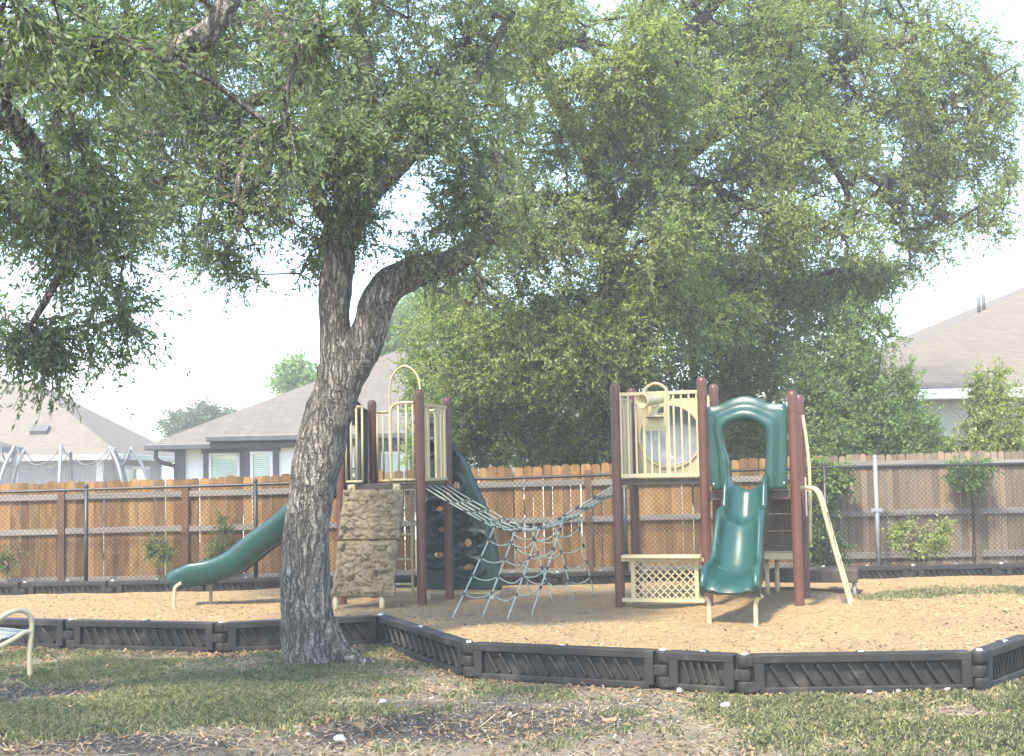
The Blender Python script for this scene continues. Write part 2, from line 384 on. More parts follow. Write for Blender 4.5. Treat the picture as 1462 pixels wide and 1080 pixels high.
# ================================================================== GROUND
BORDER_PX = [((-170, 917), (100, 925)), ((104, 926), (314, 931)), ((318, 931), (543, 919)), ((548, 919), (669, 966)),
             ((673, 967), (946, 981)), ((951, 982), (1061, 989)), ((1067, 990), (1396, 985)), ((1401, 983), (1468, 957)), ((1472, 954), (1545, 905))]
BORDER = [(G(*a), G(*b)) for a, b in BORDER_PX]
for i in range(len(BORDER) - 1):
    m_ = (BORDER[i][1] + BORDER[i + 1][0]) / 2; BORDER[i] = (BORDER[i][0], m_); BORDER[i + 1] = (m_, BORDER[i + 1][1])
_bx = []; _by = []
for a, b in BORDER:
    for q in (a, b):
        _bx.append(q.x); _by.append(q.y)
_bx = [-14.0] + _bx + [7.2, 12.0]; _by = [_by[0] + .4] + _by + [15.0, 17.0]
BACK_Y = 18.62
def front_y(x): return float(np.interp(x, _bx, _by))

def lawn_h(x, y):
    return 0.018 * noise.noise(Vector((x * .9, y * .9, 3.1))) - .012
FEET = [(-2.07, 15.97), (-1.1, 15.69), (-1.79, 16.93), (-.82, 16.65), (1.18, 15.3), (2.14, 15.02), (3.1, 14.75), (1.46, 16.26), (2.42, 15.98), (3.38, 15.7)]
def mulch_h(x, y):
    h = .085 + .03 * noise.noise(Vector((x * .8, y * .8, 9.3))) + .014 * noise.noise(Vector((x * 2.7, y * 2.7, 1.3)))
    for mx, my, r, a in ((3.2, 16.6, .8, .05), (2.5, 16.3, .6, .04), (-1.6, 15.3, .6, .03), (-3.4, 16.2, .8, .04), (.6, 14.6, .7, -.03), (2.2, 13.35, .5, -.06), (-4.35, 16.55, .5, -.05), (1.3, 13.2, .7, .03), (3.4, 13.9, .8, .03), (-.4, 13.6, .6, .03)):
        h += a * math.exp(-((x - mx) ** 2 + (y - my) ** 2) / r ** 2)
    for mx, my in FEET: h += .035 * math.exp(-((x - mx) ** 2 + (y - my) ** 2) / .03)
    return h

def ground_sheet():
    xs = sorted(set(list(np.linspace(-260, -14, 16)) + list(np.linspace(-14, 14, 113)) + list(np.linspace(14, 260, 16))))
    ys = sorted(set(list(np.linspace(-60, 4, 10)) + list(np.linspace(4, 14, 60)) + list(np.linspace(14, 60, 24)) + list(np.linspace(60, 420, 14))))
    b = MB()
    b.grid([[(x, y, lawn_h(x, y) if 3 < y < 16 and abs(x) < 15 else -.03) for x in xs] for y in ys])
    tag(b.build('lawn', M['lawn']), kind='structure')
ground_sheet()

def mulch_sheet():
    xs = np.linspace(-13, 11, 200); ts = np.linspace(0, 1, 110)
    b = MB()
    b.grid([[(x, front_y(x) + .03 + t * (BACK_Y - front_y(x) + .05), mulch_h(x, front_y(x) + t * (BACK_Y - front_y(x)))) for x in xs] for t in ts])
    tag(b.build('mulch_bed', M['mulch']), kind='structure')
mulch_sheet()

def bulk(name, verts, nper, mat, parent=None, rnd=None, kind=None):
    """Many small faces of nper corners each as one mesh; verts is (N, nper, 3)."""
    N = len(verts); me = bpy.data.meshes.new(name)
    me.vertices.add(N * nper); me.vertices.foreach_set('co', np.ascontiguousarray(verts, dtype=np.float32).ravel())
    me.loops.add(N * nper); me.loops.foreach_set('vertex_index', np.arange(N * nper, dtype=np.int32))
    me.polygons.add(N); me.polygons.foreach_set('loop_start', np.arange(N, dtype=np.int32) * nper)
    at = me.attributes.new('rnd', 'FLOAT', 'FACE')
    at.data.foreach_set('value', (rng.random(N) if rnd is None else rnd).astype(np.float32))
    me.materials.append(mat); me.update(calc_edges=True); me.validate()
    o = link(name, me, parent)
    if kind: o['kind'] = kind
    return o

def nz(x, y, s, off=0.0):
    return noise.noise(Vector((x * s, y * s, off)))

def scatter_quads(pts, length, width, lift, tilt=.35):
    N = len(pts)
    th = rng.random(N) * 2 * PI
    d = np.stack([np.cos(th), np.sin(th), rng.normal(0, tilt, N)], 1); d /= np.linalg.norm(d, axis=1)[:, None]
    w = np.stack([-np.sin(th), np.cos(th), rng.normal(0, tilt, N)], 1); w /= np.linalg.norm(w, axis=1)[:, None]
    k = np.exp(rng.normal(0, .45, N)); L = (length * k * (.6 + .8 * rng.random(N)))[:, None]; W = (width * np.sqrt(k) * (.6 + .8 * rng.random(N)))[:, None]
    c = pts + np.array([0, 0, lift])
    return np.stack([c - d * L / 2 - w * W / 2 * .7, c + d * L / 2 - w * W / 2, c + d * L / 2 + w * W / 2 * .7, c - d * L / 2 + w * W / 2], 1)

# wood chips over the mulch
pts = []
while len(pts) < 75000:
    x = random.uniform(-7.5, 7.5); fy = front_y(x)
    y = fy + .1 + (BACK_Y - fy - .1) * random.random() ** 1.25
    if abs(x) > y * .42: continue
    pts.append((x, y, mulch_h(x, y)))
pts = np.array(pts)
tag(bulk('wood_chips', scatter_quads(pts, .024, .008, .003, .15), 4, M['chips'], kind='stuff'), None)

# grass: blades in patches that leave bare soil
def grass_density(x, y):
    d = .38 + .9 * nz(x, y, .7, 4.0) + .8 * nz(x, y, 2.2, 8.0)
    bare = math.exp(-(((x + .55) / 1.25) ** 2 + ((y - 8.9) / .85) ** 2))     # trodden dark soil in front of the oak
    bare3 = math.exp(-(((x + 3.9) / .9) ** 2 + ((y - 10.6) / .45) ** 2)) + math.exp(-(((x + 2.6) / 1.1) ** 2 + ((y - 8.4) / .3) ** 2))
    bare2 = math.exp(-(((x - .1) / 1.5) ** 2 + ((y - 7.6) / .5) ** 2))
    left = .35 * math.exp(-(((x + 2.6) / 1.7) ** 2 + ((y - 9.6) / 1.1) ** 2))
    right = .25 * math.exp(-(((x - 1.8) / 2.0) ** 2 + ((y - 8.8) / .9) ** 2))
    edge = .5 * math.exp(-((front_y(x) - y) / .25) ** 2)
    return d + left + right - 1.0 * bare - .7 * bare2 - .7 * bare3 - edge
def grass_blades(n, xr, yr, hscale, dens, extra_z=None):
    out = []
    while len(out) < n:
        x = random.uniform(*xr); y = yr[0] + (yr[1] - yr[0]) * random.random() ** .9
        if extra_z is None and y > front_y(x) - .1: continue
        if abs(x) > y * .46: continue
        dn = dens(x, y)
        if random.random() > dn: continue
        z = lawn_h(x, y) if extra_z is None else mulch_h(x, y)
        k = random.randint(3, 7); 
        for _ in range(k):
            out.append((x + random.gauss(0, .018), y + random.gauss(0, .018), z, hscale * random.uniform(.5, 1.25) * (.6 + .5 * min(1, max(0, dn)))))
    a = np.array(out); N = len(a)
    th = rng.random(N) * 2 * PI; lean = rng.normal(0, .55, N)
    side = np.stack([np.cos(th), np.sin(th), np.zeros(N)], 1)
    ln = np.stack([-np.sin(th) * lean, np.cos(th) * lean, np.ones(N)], 1)
    base = a[:, :3]; h = a[:, 3:4]; w = .0035 + rng.random(N)[:, None] * .004
    mid = base + ln * h * .55 * np.array([.7, .7, 1]); tip = base + ln * h * np.array([1.5, 1.5, .9])
    return np.stack([base - side * w, base + side * w, mid + side * w * .7, tip, mid - side * w * .7], 1)
v = grass_blades(130000, (-5.5, 4.8), (6.9, 13.6), .045, grass_density)
bulk('grass', v, 5, M['grass'], kind='stuff')
v = grass_blades(9000, (4.0, 7.5), (15.2, 17.6), .05, lambda x, y: .5 * math.exp(-((y - 16.3) / .5) ** 2) * (.5 + nz(x, y, 1.5, 2.)), True)
bulk('sparse_grass', v, 5, M['grass'], kind='stuff')

# fallen leaves, thick along the border and thin over the lawn
pts = []
while len(pts) < 13000:
    x = random.uniform(-5.6, 4.8); y = random.uniform(6.9, 13.4)
    fy = front_y(x)
    if y > fy - .07 or abs(x) > y * .46: continue
    w = .9 * math.exp(-((fy - y) / .35) ** 2) * (1 if x < 0 else .3) + .16 + .22 * nz(x, y, 1.1, 6.)
    if random.random() < w: pts.append((x, y, lawn_h(x, y)))
while len(pts) < 15200:
    x = random.uniform(-6, 6); y = front_y(x) + .08 + abs(random.gauss(0, 1.1))
    if y < 18.3: pts.append((x, y, mulch_h(x, y)))
bulk('leaf_litter', scatter_quads(np.array(pts), .027, .014, .010, .5), 4, M['litter'], kind='stuff')
pts = []
while len(pts) < 1500:
    x = random.uniform(-4.5, 4.0); y = random.uniform(7.0, 11.5)
    if y > front_y(x) - .08: continue
    w = .06 + .9 * math.exp(-(((x + .5) / 1.3) ** 2 + ((y - 9.0) / .9) ** 2)) + .25 * math.exp(-(((x - .3) / 1.5) ** 2 + ((y - 7.6) / .5) ** 2))
    if random.random() < w: pts.append((x, y, lawn_h(x, y)))
bulk('chalk_gravel', scatter_quads(np.array(pts), .012, .010, .008, .5), 4, M['gravel'], kind='stuff')

# straw, clippings and broken twigs matted into the turf
pts = []
while len(pts) < 22000:
    x = random.uniform(-5.4, 4.6); y = 6.9 + 6.4 * random.random() ** 1.15
    if y > front_y(x) - .08 or abs(x) > y * .46: continue
    if random.random() < .55 + .9 * nz(x, y, 1.6, 14.): pts.append((x, y, lawn_h(x, y)))
bulk('straw', scatter_quads(np.array(pts), .05, .0035, .012, .25), 4, M['straw'], kind='stuff')
pts = []
while len(pts) < 9000:
    x = random.uniform(-4.5, 4.0); y = 6.9 + 5 * random.random() ** 1.2
    if y > front_y(x) - .08 or abs(x) > y * .46: continue
    pts.append((x, y, lawn_h(x, y)))
bulk('soil_crumbs', scatter_quads(np.array(pts), .014, .012, .006, .6), 4, M['crumb'], kind='stuff')

# the countable white stones
STONES = [((1036, 1010), .055, 'white stone lying alone on the lawn in front of the border'),
          ((970, 988), .045, 'rounded white stone touching the foot of the border left of the short segment'),
          ((893, 977), .035, 'small pale stone below the middle of the border behind it'),
          ((1241, 990), .04, 'flat white stone at the middle of the longest border segment'),
          ((1283, 988), .03, 'tiny white stone at the foot of the longest border segment'),
          ((1352, 986), .05, 'larger white stone near the right end of the longest border segment'),
          ((1377, 988), .04, 'white stone rightmost along the foot of the border'),
          ((485, 1058), .06, 'flat white stone in the bare soil at the bottom edge'),
          ((547, 1004), .045, 'white stone on dark soil to the right of the oak'),
          ((440, 1050), .03, 'small pale stone left of the flat stone at the bottom edge')]
for i, ((px, py), r, lab) in enumerate(STONES):
    g = G(px, py); b = MB(); rows = []
    for a in range(7):
        ph = -PI / 2 + PI * a / 6; rows.append([])
        for k in range(10):
            th = 2 * PI * k / 10
            q = Vector((math.cos(ph) * math.cos(th), math.cos(ph) * math.sin(th), math.sin(ph)))
            q *= 1 + .35 * noise.noise(q * 1.6 + Vector((i * 3.3, 0, 0)))
            rows[-1].append((q.x * r * .72, q.y * r * .5, q.z * r * .42))
    b.grid(rows, closed=True)
    o = b.build('stone', M['pebble'], local=True); o.location = g + Vector((0, 0, r * .2)); o.rotation_euler.z = i * 1.3
    tag(o, lab, 'stone', 'white stones on the lawn')

# ================================================================== PLASTIC BORDERS
def border(a, b, label, group, ribs=12, H=.275, both=False, z0=0.0):
    a = Vector((a[0], a[1], z0)); b = Vector((b[0], b[1], z0)); d = b - a; L = d.length
    root = thing('playground_border', label, 'border', a, math.atan2(d.y, d.x), group)
    W = .12
    m = MB()
    m.box((L / 2, .012, H * .45), (L - .01, .04, H * .86))                        # recessed web
    m.box((L / 2 - .006, 0, H - .03), (L - .112, W, .062))                             # top cap
    m.box((L / 2, 0, .018), (L - .2, W * .93, .05))                            # foot
    for x in (.10, L - .10): m.box((x, 0, H * .47), (.075, W * .95, H * .8))   # end blocks
    s = (L - .34) / ribs
    for k in range(ribs):
        x = .17 + s * (k + .5)
        m.bar((x - s * .42, -.035, H - .072), (x + s * .42, -.035, .052), .022, .026, (0, -1, 0))
        m.box((x + s * .40, -.026, .062), (.02, .03, .022)); m.box((x - s * .40, -.026, H - .08), (.02, .03, .02))
    for z in (H - .045, .045):                                                 # top and bottom knuckles at the left end
        m.lathe([(0, -.04), (.056, -.04), (.058, .035), (.05, .04), (0, .04)], (0, 0, z), n=16); m.box((.045, 0, z), (.09, W * .88, .076))
    m.lathe([(0, -.042), (.054, -.042), (.054, .042), (0, .042)], (L, 0, H * .47), n=16); m.box((L - .04, 0, H * .47), (.09, W * .8, .078))
    m.build('body', M['border'], root, local=True, bevel=.008)
    for x in (0, L / 2):
        c = MB()
        c.lathe([(0, .012), (.018, .012), (.024, .004), (.024, -.004)], (x, -.01, H + .003), n=12)
        c.build('stake_head', M['cap'], root, local=True)
        if x:
            c = MB(); c.box((x, 0, H + .004), (.045, W * .96, .014)); c.build('saddle', M['joint'], root, local=True, bevel=.004)
    return root
FRONT_LABELS = ['black plastic border segment behind the bench arm at left edge', 'black ribbed border segment between bench and oak trunk',
    'black ribbed border segment partly hidden behind the oak trunk', 'black border segment angling toward viewer right of the oak',
    'long black border segment below the rope bridge with diagonal ribs', 'short black border segment between two longer ribbed ones',
    'longest black border segment, lowest in view, with full row of ribs', 'black border segment turning back at the right edge', 'border segment beyond the right end receding to the fence']
for (a, b), lab in zip(BORDER[:8], FRONT_LABELS): border(a, b, lab, 'front row of playground borders', 5 if (b - a).length < .8 else 12)

BACK_LABELS = ['far border segment at the fence foot, at left picture edge', 'far border segment under the second bay of the brown fence', 'far border segment behind the side slide chute',
    'far border segment hidden mostly by the oak trunk', 'far border segment behind the rock climber', 'far border segment behind the green climbing wall', 'far border segment behind the rope net bridge',
    'far border segment behind the lattice counter', 'far border segment behind the front slide', 'far border segment behind the low transfer step',
    'far border segment below the galvanised fence post', 'far border segment below the small yellow green shrub', 'far border segment at fence foot, at right picture edge']
xs = [-8.1 + 1.24 * i for i in range(14)]
for i, lab in enumerate(BACK_LABELS):
    border((xs[i], BACK_Y + .12 + .03 * math.sin(i * 2.1)), (xs[i + 1] - .02, BACK_Y + .12 + .03 * math.sin((i + 1) * 2.1)), lab, 'far row of playground borders at the fence', 11, .25)

# ================================================================== WOODEN FENCES
FY = 19.6
BR = P(100, 688, FY), P(860, 662, FY)
def brown_top(x): return float(BR[0].z + (BR[1].z - BR[0].z) * (x - BR[0].x) / (BR[1].x - BR[0].x))
GR = P(1200, 650, FY), P(1440, 643, FY)
def grey_top(x): return float(GR[0].z + (GR[1].z - GR[0].z) * (x - GR[0].x) / (GR[1].x - GR[0].x))
XJ = P(1168, 700, FY).x

def picket_fence(x0, x1, top, label, matp, rails, posts, postmat, gapmax, wid):
    root = thing('wooden_fence', label, 'fence', ((x0 + x1) / 2, FY, 0))
    b = MB(); x = x0
    while x < x1:
        w = wid * random.uniform(.80, 1.08); zt = top(x) + random.uniform(-.02, .014); y = FY + random.uniform(-.004, .004)
        pr = [(0, -.02), (w, -.02), (w, zt - .034), (w * .93, zt - .012), (w * .75, zt), (w * .25, zt), (w * .07, zt - .012), (0, zt - .034)]
        n = len(pr); lean = random.gauss(0, .002)
        vs = [(x + px + lean * pz, y, pz) for px, pz in pr] + [(x + px + lean * pz, y + .018, pz) for px, pz in pr]
        fs = [tuple(range(n)), tuple(reversed(range(n, 2 * n)))] + [(i, i + n, (i + 1) % n + n, (i + 1) % n) for i in range(n)]
        b.add(vs, fs)
        x += w + (random.uniform(.010, gapmax) if random.random() < .34 else random.uniform(.002, .005))
    b.build('picket_panel', matp, root)
    px_ = [x0] + [p for p in posts] + [x1]
    for f0, hh in rails:
        for i in range(len(px_) - 1):
            r = MB(); a, c = px_[i] + .052, px_[i + 1] - .052
            if c - a < .1: continue
            jit = random.uniform(-.01, .01)
            r.bar((a, FY - .024, f0(a) + jit), (c, FY - .024, f0(c) + jit), .04, hh)
            r.build('rail', M['rail'], root, bevel=.004)
    for p in posts:
        r = MB(); r.box((p, FY - .032, top(p) / 2 - .08), (.095, .06, top(p) - .02)); r.build('post', postmat, root, bevel=.004)
    return root
def line(p, q):
    return lambda x: p.z + (q.z - p.z) * (x - p.x) / (q.x - p.x)
YR = FY - .024
bposts = [P(px, 750, YR).x for px in (-289, -100, 88, 265, 457, 649, 841, 1033)]
picket_fence(P(-480, 700, FY).x, XJ, brown_top, 'orange brown cedar picket fence behind the playground, gaps between boards', M['picket'],
             [(line(P(20, 711, YR), P(830, 690, YR)), .085), (line(P(20, 761, YR), P(830, 741, YR)), .085), (lambda x: .13, .25)], bposts, M['fpost'], .020, .135)
gposts = [P(px, 750, YR).x for px in (1395, 1580)]
picket_fence(XJ + .02, P(1800, 700, FY).x, grey_top, 'weathered grey picket fence at the right with three rails', M['picket_grey'],
             [(line(P(1200, 664, YR), P(1450, 660, YR)), .085), (line(P(1200, 735, YR), P(1450, 728, YR)), .085), (line(P(1200, 795, YR), P(1450, 790, YR)), .09)], gposts, M['picket_grey'], .012, .098)

# ================================================================== CHAIN LINK FENCE
CYL = 19.05
rail_px = [(-120, 706), (0, 703), (400, 691), (700, 684), (1200, 667), (1600, 660)]
rail_pts = [P(px, py, CYL) for px, py in rail_px]
_rx = [p.x for p in rail_pts]; _rz = [p.z for p in rail_pts]
def link_top(x): return float(np.interp(x, _rx, _rz))
cl = thing('chain_link_fence', 'black chain link fence with pipe top rail in front of wooden fence', 'fence', (0, CYL, 0))
for px in (-119, 123, 365, 893, 1180, 1480):
    x = P(px, 760, CYL).x; b = MB(); zt = link_top(x) + .03
    b.tube([(x, CYL, -.1), (x, CYL, zt)], .03, 12); b.lathe([(.033, 0), (.033, .03), (.02, .05), (0, .055)], (x, CYL, zt), n=12)
    b.build('post', M['blackpaint'], cl)
x = P(1251, 740, CYL).x; b = MB(); zt = link_top(x) + .12
b.tube([(x, CYL - .05, -.1), (x, CYL - .05, zt)], .032, 12); b.lathe([(.035, 0), (.035, .03), (0, .05)], (x, CYL - .05, zt), n=12)
b.box((x - .01, CYL - .05, 1.02), (.16, .075, .045))
b.build('galvanised_post', M['galv'], cl)
b = MB(); b.tube([(p.x, p.y, p.z) for p in rail_pts], .021, 8); b.build('top_rail', M['blackpaint'], cl)
b = MB()
sp = .072; x0, x1 = _rx[0], _rx[-1]
n = int((x1 - x0 + 1.7) / sp)
for k in range(n):
    for sgn in (1, -1):
        xa = x0 - 1.7 + k * sp if sgn > 0 else x0 + k * sp
        zt = link_top(min(max(xa + sgn * 1.55, x0), x1)) - .01
        za, zb = .03, zt
        xb = xa + sgn * (zb - za)
        # clip to the ends
        if sgn > 0 and xa < x0: za += x0 - xa; xa = x0
        if sgn < 0 and xb < x0: zb -= x0 - xb; xb = x0
        if xb > x1: zb -= xb - x1; xb = x1
        if xa > x1 or zb - za < .05: continue
        y = CYL + .024 * sgn * .12
        d = Vector((xb - xa, 0, zb - za)).normalized(); s = Vector((d.z, 0, -d.x)) * .0029
        a_ = Vector((xa, y, za)); b_ = Vector((xb, y, zb)); o = Vector((0, -.003, 0))
        b.add([a_ - s, a_ + s, a_ + o, b_ - s, b_ + s, b_ + o], [(0, 2, 5, 3), (2, 1, 4, 5), (1, 0, 3, 4)])
b.build('wire_mesh', M['wire'], cl)
# ================================================================== PLAY TOWERS
YAW = math.radians(-16.1)
RD = Vector((math.cos(YAW), math.sin(YAW), 0)); DD = Vector((-math.sin(YAW), math.cos(YAW), 0))
UP = Vector((0, 0, 1))
L0 = Vector((-2.07, 15.97, 0)); R0 = Vector((1.184, 15.30, 0))
def Lp(a, b, z=0.0): return L0 + RD * a + DD * b + UP * z
def Rp(a, b, z=0.0): return R0 + RD * a + DD * b + UP * z
ROT = Matrix.Rotation(YAW, 3, 'Z')

def post(root, base, top):
    b = MB(); r = .056
    b.lathe([(r, -.12), (r, top - .02)], base, n=20)
    b.lathe([(r + .003, -.05), (r + .003, 0), (r * .92, .025), (r * .6, .045), (0, .055)], base + UP * (top - .03), n=20)
    o = b.build('post', M['maroon'], root)
    for z in (top - .20, 1.30):
        c = MB(); c.lathe([(r + .006, -.012), (r + .006, .012)], base + UP * z, n=20); c.build('clamp_ring', M['maroon'], o)
def bars(root, name, pts_xy, z0, z1, r=.013, top=True, rt=.018, mat='tan'):
    b = MB()
    for p in pts_xy: b.tube([p + UP * z0, p + UP * z1], r, 8)
    if top:
        for z in (z0, z1): b.tube([pts_xy[0] + UP * z, pts_xy[-1] + UP * z], rt, 8)
    return b.build(name, M[mat], root)
def arc_tube(pts, n=8): return [Vector(p) for p in spline(pts, n)]

def slide(root, origin, direc, prof, half=.235, wall=.22, name='slide', flare=.05, skirt=.10, keep=.35):
    """Moulded chute: a closed thin U section swept along prof (distance, bed height)."""
    direc = Vector((direc[0], direc[1], 0)).normalized(); side = Vector((-direc.y, direc.x, 0))
    pr = spline(prof, 7)
    rows = []; n = len(pr)
    for i, (u, z) in enumerate(pr):
        t = pr[min(i + 1, n - 1)] - pr[max(i - 1, 0)]; t /= np.linalg.norm(t)
        tt = direc * t[0] + UP * t[1]; nn = UP * t[0] - direc * t[1]
        c = origin + direc * u + UP * z
        f = u / pr[-1][0]
        end = min(1, max(0, (1 - f) / .09)) ** .5
        w = half + flare * f ** 2
        H = wall * (keep + (1 - keep) * end)
        st = min(1, f / .10); H = H * (.75 + .25 * st)
        sec = [(-w - .075, -skirt), (-w - .08, H - .05), (-w - .075, H - .01), (-w - .055, H + .006), (-w - .03, H), (-w - .015, H - .04), (-w + .01, H * .35), (-w + .045, .05), (-w + .11, .008), (0, 0)]
        sec = sec + [(-a, b) for a, b in reversed(sec[:-1])]
        # return path underneath
        sec += [(w + .055, -skirt), (w + .04, H * .2), (w - .10, -.022), (0, -.03), (-w + .10, -.022), (-w - .04, H * .2), (-w - .055, -skirt)]
        rows.append([c + side * a + nn * b for a, b in sec])
    b = MB(); b.grid(rows, closed=True)
    m = len(rows[0]); o = len(b.v) - m
    b.f.append(tuple(o + k for k in range(m))); b.sm.append(False); b.rn.append(.5)
    b.f.append(tuple(reversed(range(m)))); b.sm.append(False); b.rn.append(.5)
    ob = b.build(name, M['green'], root)
    return ob

HOOD_OUT = [(.09, 1.40), (.075, 1.65), (.07, 1.95), (.06, 2.24), (.068, 2.325), (.12, 2.335), (.21, 2.355), (.33, 2.41), (.47, 2.437), (.61, 2.41), (.74, 2.352), (.86, 2.338), (.915, 2.33), (.93, 2.25), (.925, 1.95), (.915, 1.65), (.905, 1.40)]
HOOD_IN = [(.30, 1.40), (.293, 1.58), (.285, 1.73), (.235, 1.90), (.245, 2.03), (.29, 2.10), (.35, 2.142), (.42, 2.158), (.485, 2.16), (.56, 2.145), (.63, 2.11), (.68, 2.05), (.705, 1.98), (.712, 1.86), (.70, 1.74), (.68, 1.58), (.665, 1.40)]
def hood(root, at, dz=0.0, name='slide_hood'):
    """at(s, d, z): s across the opening 0..1, d outwards."""
    o = spline(HOOD_OUT, 6); i = spline(HOOD_IN, 6); rows = []
    dep = [(.0, .0), (.03, .018), (.30, .022), (.42, .03), (.55, .075), (.70, .105), (.84, .10), (.94, .07), (1.0, .02), (1.0, -.02)]
    for k in range(len(o)):
        rows.append([at(*(o[k] * (1 - t) + i[k] * t), d) for t, d in dep] )
    rows = [[at_ for at_ in r] for r in rows]
    b = MB(); b.grid([[Vector(p) + UP * dz for p in r] for r in rows])
    h = b.build(name, M['green'] if name == 'slide_hood' else M['dkgreen'], root, solid=.016)
    for s, z in ((.10, 2.28), (.885, 2.28), (.11, 1.47), (.88, 1.47)):
        p0 = Vector(at(s, z, .016)) + UP * dz; p1 = Vector(at(s, z, .036)) + UP * dz
        c = MB(); c.lathe([(0, .012), (.014, .010), (.016, 0)], p0, p1 - p0, 10); c.build('bolt_head', M['cap'], h)
    return h

# ------------------------------------------------------------------ left tower
LT = thing('play_tower', 'left maroon post play tower with rock climber and side slide', 'play structure', Lp(.5, .5))
for a, b_ in ((0, 0), (1.01, 0), (0, 1), (1.01, 1)): post(LT, Lp(a, b_), 2.62 if b_ == 0 else 2.58)
b = MB(); b.box(Lp(.505, .5, 1.505), (.98, .97, .07), YAW); b.build('deck', M['deck'], LT, bevel=.008)
# front rails and entrance arch
bars(LT, 'guard_rail', [Lp(.075, -.01), Lp(.14, -.01), Lp(.21, -.01), Lp(.285, -.01)], 1.57, 2.46, .014)
b = MB(); b.tube(arc_tube([Lp(.645, -.01, 1.56), Lp(.645, -.01, 2.0), Lp(.645, -.01, 2.36), Lp(.68, -.01, 2.455), Lp(.78, -.01, 2.49), Lp(.95, -.01, 2.49)]), .019, 10)
for a in (.745, .845, .93): b.tube([Lp(a, -.01, 1.58), Lp(a, -.01, 2.485)], .013, 8)
b.tube([Lp(.645, -.01, 1.58), Lp(.96, -.01, 1.58)], .016, 8)
b.build('entrance_arch', M['tan'], LT)
# back rails, loop and ladder
bars(LT, 'guard_rail', [Lp(.07, 1.0), Lp(.15, 1.0), Lp(.235, 1.0)], 1.57, 2.44, .014)
b = MB(); b.tube(arc_tube([Lp(.235, 1.03, 1.5), Lp(.235, 1.03, 2.2), Lp(.235, 1.03, 2.72), Lp(.29, 1.03, 2.92), Lp(.44, 1.03, 3.02), Lp(.59, 1.03, 2.92), Lp(.645, 1.03, 2.72), Lp(.645, 1.03, 2.2), Lp(.645, 1.03, 1.5)], 6), .015, 10)
b.build('loop_handle', M['tan'], LT)
bars(LT, 'guard_rail', [Lp(.68, 1.0), Lp(.76, 1.0), Lp(.85, 1.0), Lp(.93, 1.0)], 1.57, 2.44, .014)
for a in (.10, .50):
    b = MB(); b.tube([Lp(a, 1.06, -.05), Lp(a, 1.06, 1.5)], .019, 10); b.build('ladder_rail', M['tan'], LT)
for z in (.27, .58, .89, 1.2):
    b = MB(); b.tube([Lp(.10, 1.06, z), Lp(.50, 1.06, z)], .016, 8); b.build('rung', M['tan'], LT)
# right side slatted barrier above the bridge mouth
b = MB()
for s, w in ((.10, .03), (.19, .045), (.30, .03), (.62, .13), (.78, .05), (.90, .03)):
    b.box(Lp(1.01, s, 2.02), (.03, w, .88), YAW)
for z in (1.58, 2.47): b.bar(Lp(1.01, .06, z), Lp(1.01, .96, z), .035, .035)
b.build('slatted_barrier', M['tan'], LT, bevel=.005)
# moulded rock climber in two slabs
def slab(a0, a1, b0, z0, b1, z1, seed, name):
    na, nb = 80, 66; F = []; Bk = []
    nrm = (Vector(Lp(0, b1, z1)) - Vector(Lp(0, b0, z0))).cross(RD).normalized()
    if nrm.dot(DD) > 0: nrm = -nrm
    for j in range(nb + 1):
        v = j / nb; rowf = []; rowb = []
        for i in range(na + 1):
            u = i / na
            ea = .022 * noise.noise(Vector((v * 5, seed, 0))) if u in (0, 1) else 0
            p = Lp(a0 + (a1 - a0) * u + ea, b0 + (b1 - b0) * v, z0 + (z1 - z0) * v)
            q = Vector((u * 2.4 + seed, v * 2.2, seed * .37))
            n1 = noise.noise(q * 1.3); n2 = noise.cell(q * 1.7 + Vector((n1, n1 * .7, 0)) * .5)
            rd = 1 - abs(noise.noise(q * 2.6)) * 2
            n3 = noise.cell(q * 4.1 + Vector((n1, 0, n1)) * .6); vd = noise.voronoi(q * 2.1 + Vector((n1 * .4, 0, 0)))[0]
            crack = max(0, 1 - (vd[1] - vd[0]) / .09)
            h = .05 + .035 * n1 + .034 * n2 + .016 * n3 + .012 * rd + .012 * noise.noise(q * 8) + .008 * noise.noise(q * 17) - .03 * crack
            e = min(u, 1 - u, v, 1 - v); h *= min(1, .25 + e / .06 * .75) if e < .06 else 1
            rowf.append(p + nrm * h); rowb.append(p - nrm * .04)
        F.append(rowf); Bk.append(rowb)
    rows = F
    b = MB(); b.grid(rows); b.grid(Bk)
    for k in range(nb):
        for c in (0, na): b.add([F[k][c], F[k + 1][c], Bk[k + 1][c], Bk[k][c]], [(0, 1, 2, 3)], True)
    for k in range(na):
        for r in (0, nb): b.add([F[r][k], F[r][k + 1], Bk[r][k + 1], Bk[r][k]], [(0, 1, 2, 3)], True)
    return b.build(name, M['rock'], LT)
slab(.07, .83, -.08, 1.47, -.27, .90, 2.3, 'rock_slab')
slab(.08, .83, -.28, .875, -.46, .26, 7.9, 'rock_slab')
for a in (.17, .74):
    b = MB(); b.box(Lp(a, -.07, 1.49), (.085, .05, .09), YAW); b.lathe([(0, .03), (.016, .03), (.018, 0)], Lp(a, -.09, 1.50), -DD, 10); b.build('hanger_bracket', M['tan'], LT, bevel=.006)
    b = MB(); b.tube([Lp(a - .06, -.43, -.05), Lp(a - .06, -.43, .34)], .03, 12); b.build('climber_leg', M['tan'], LT)
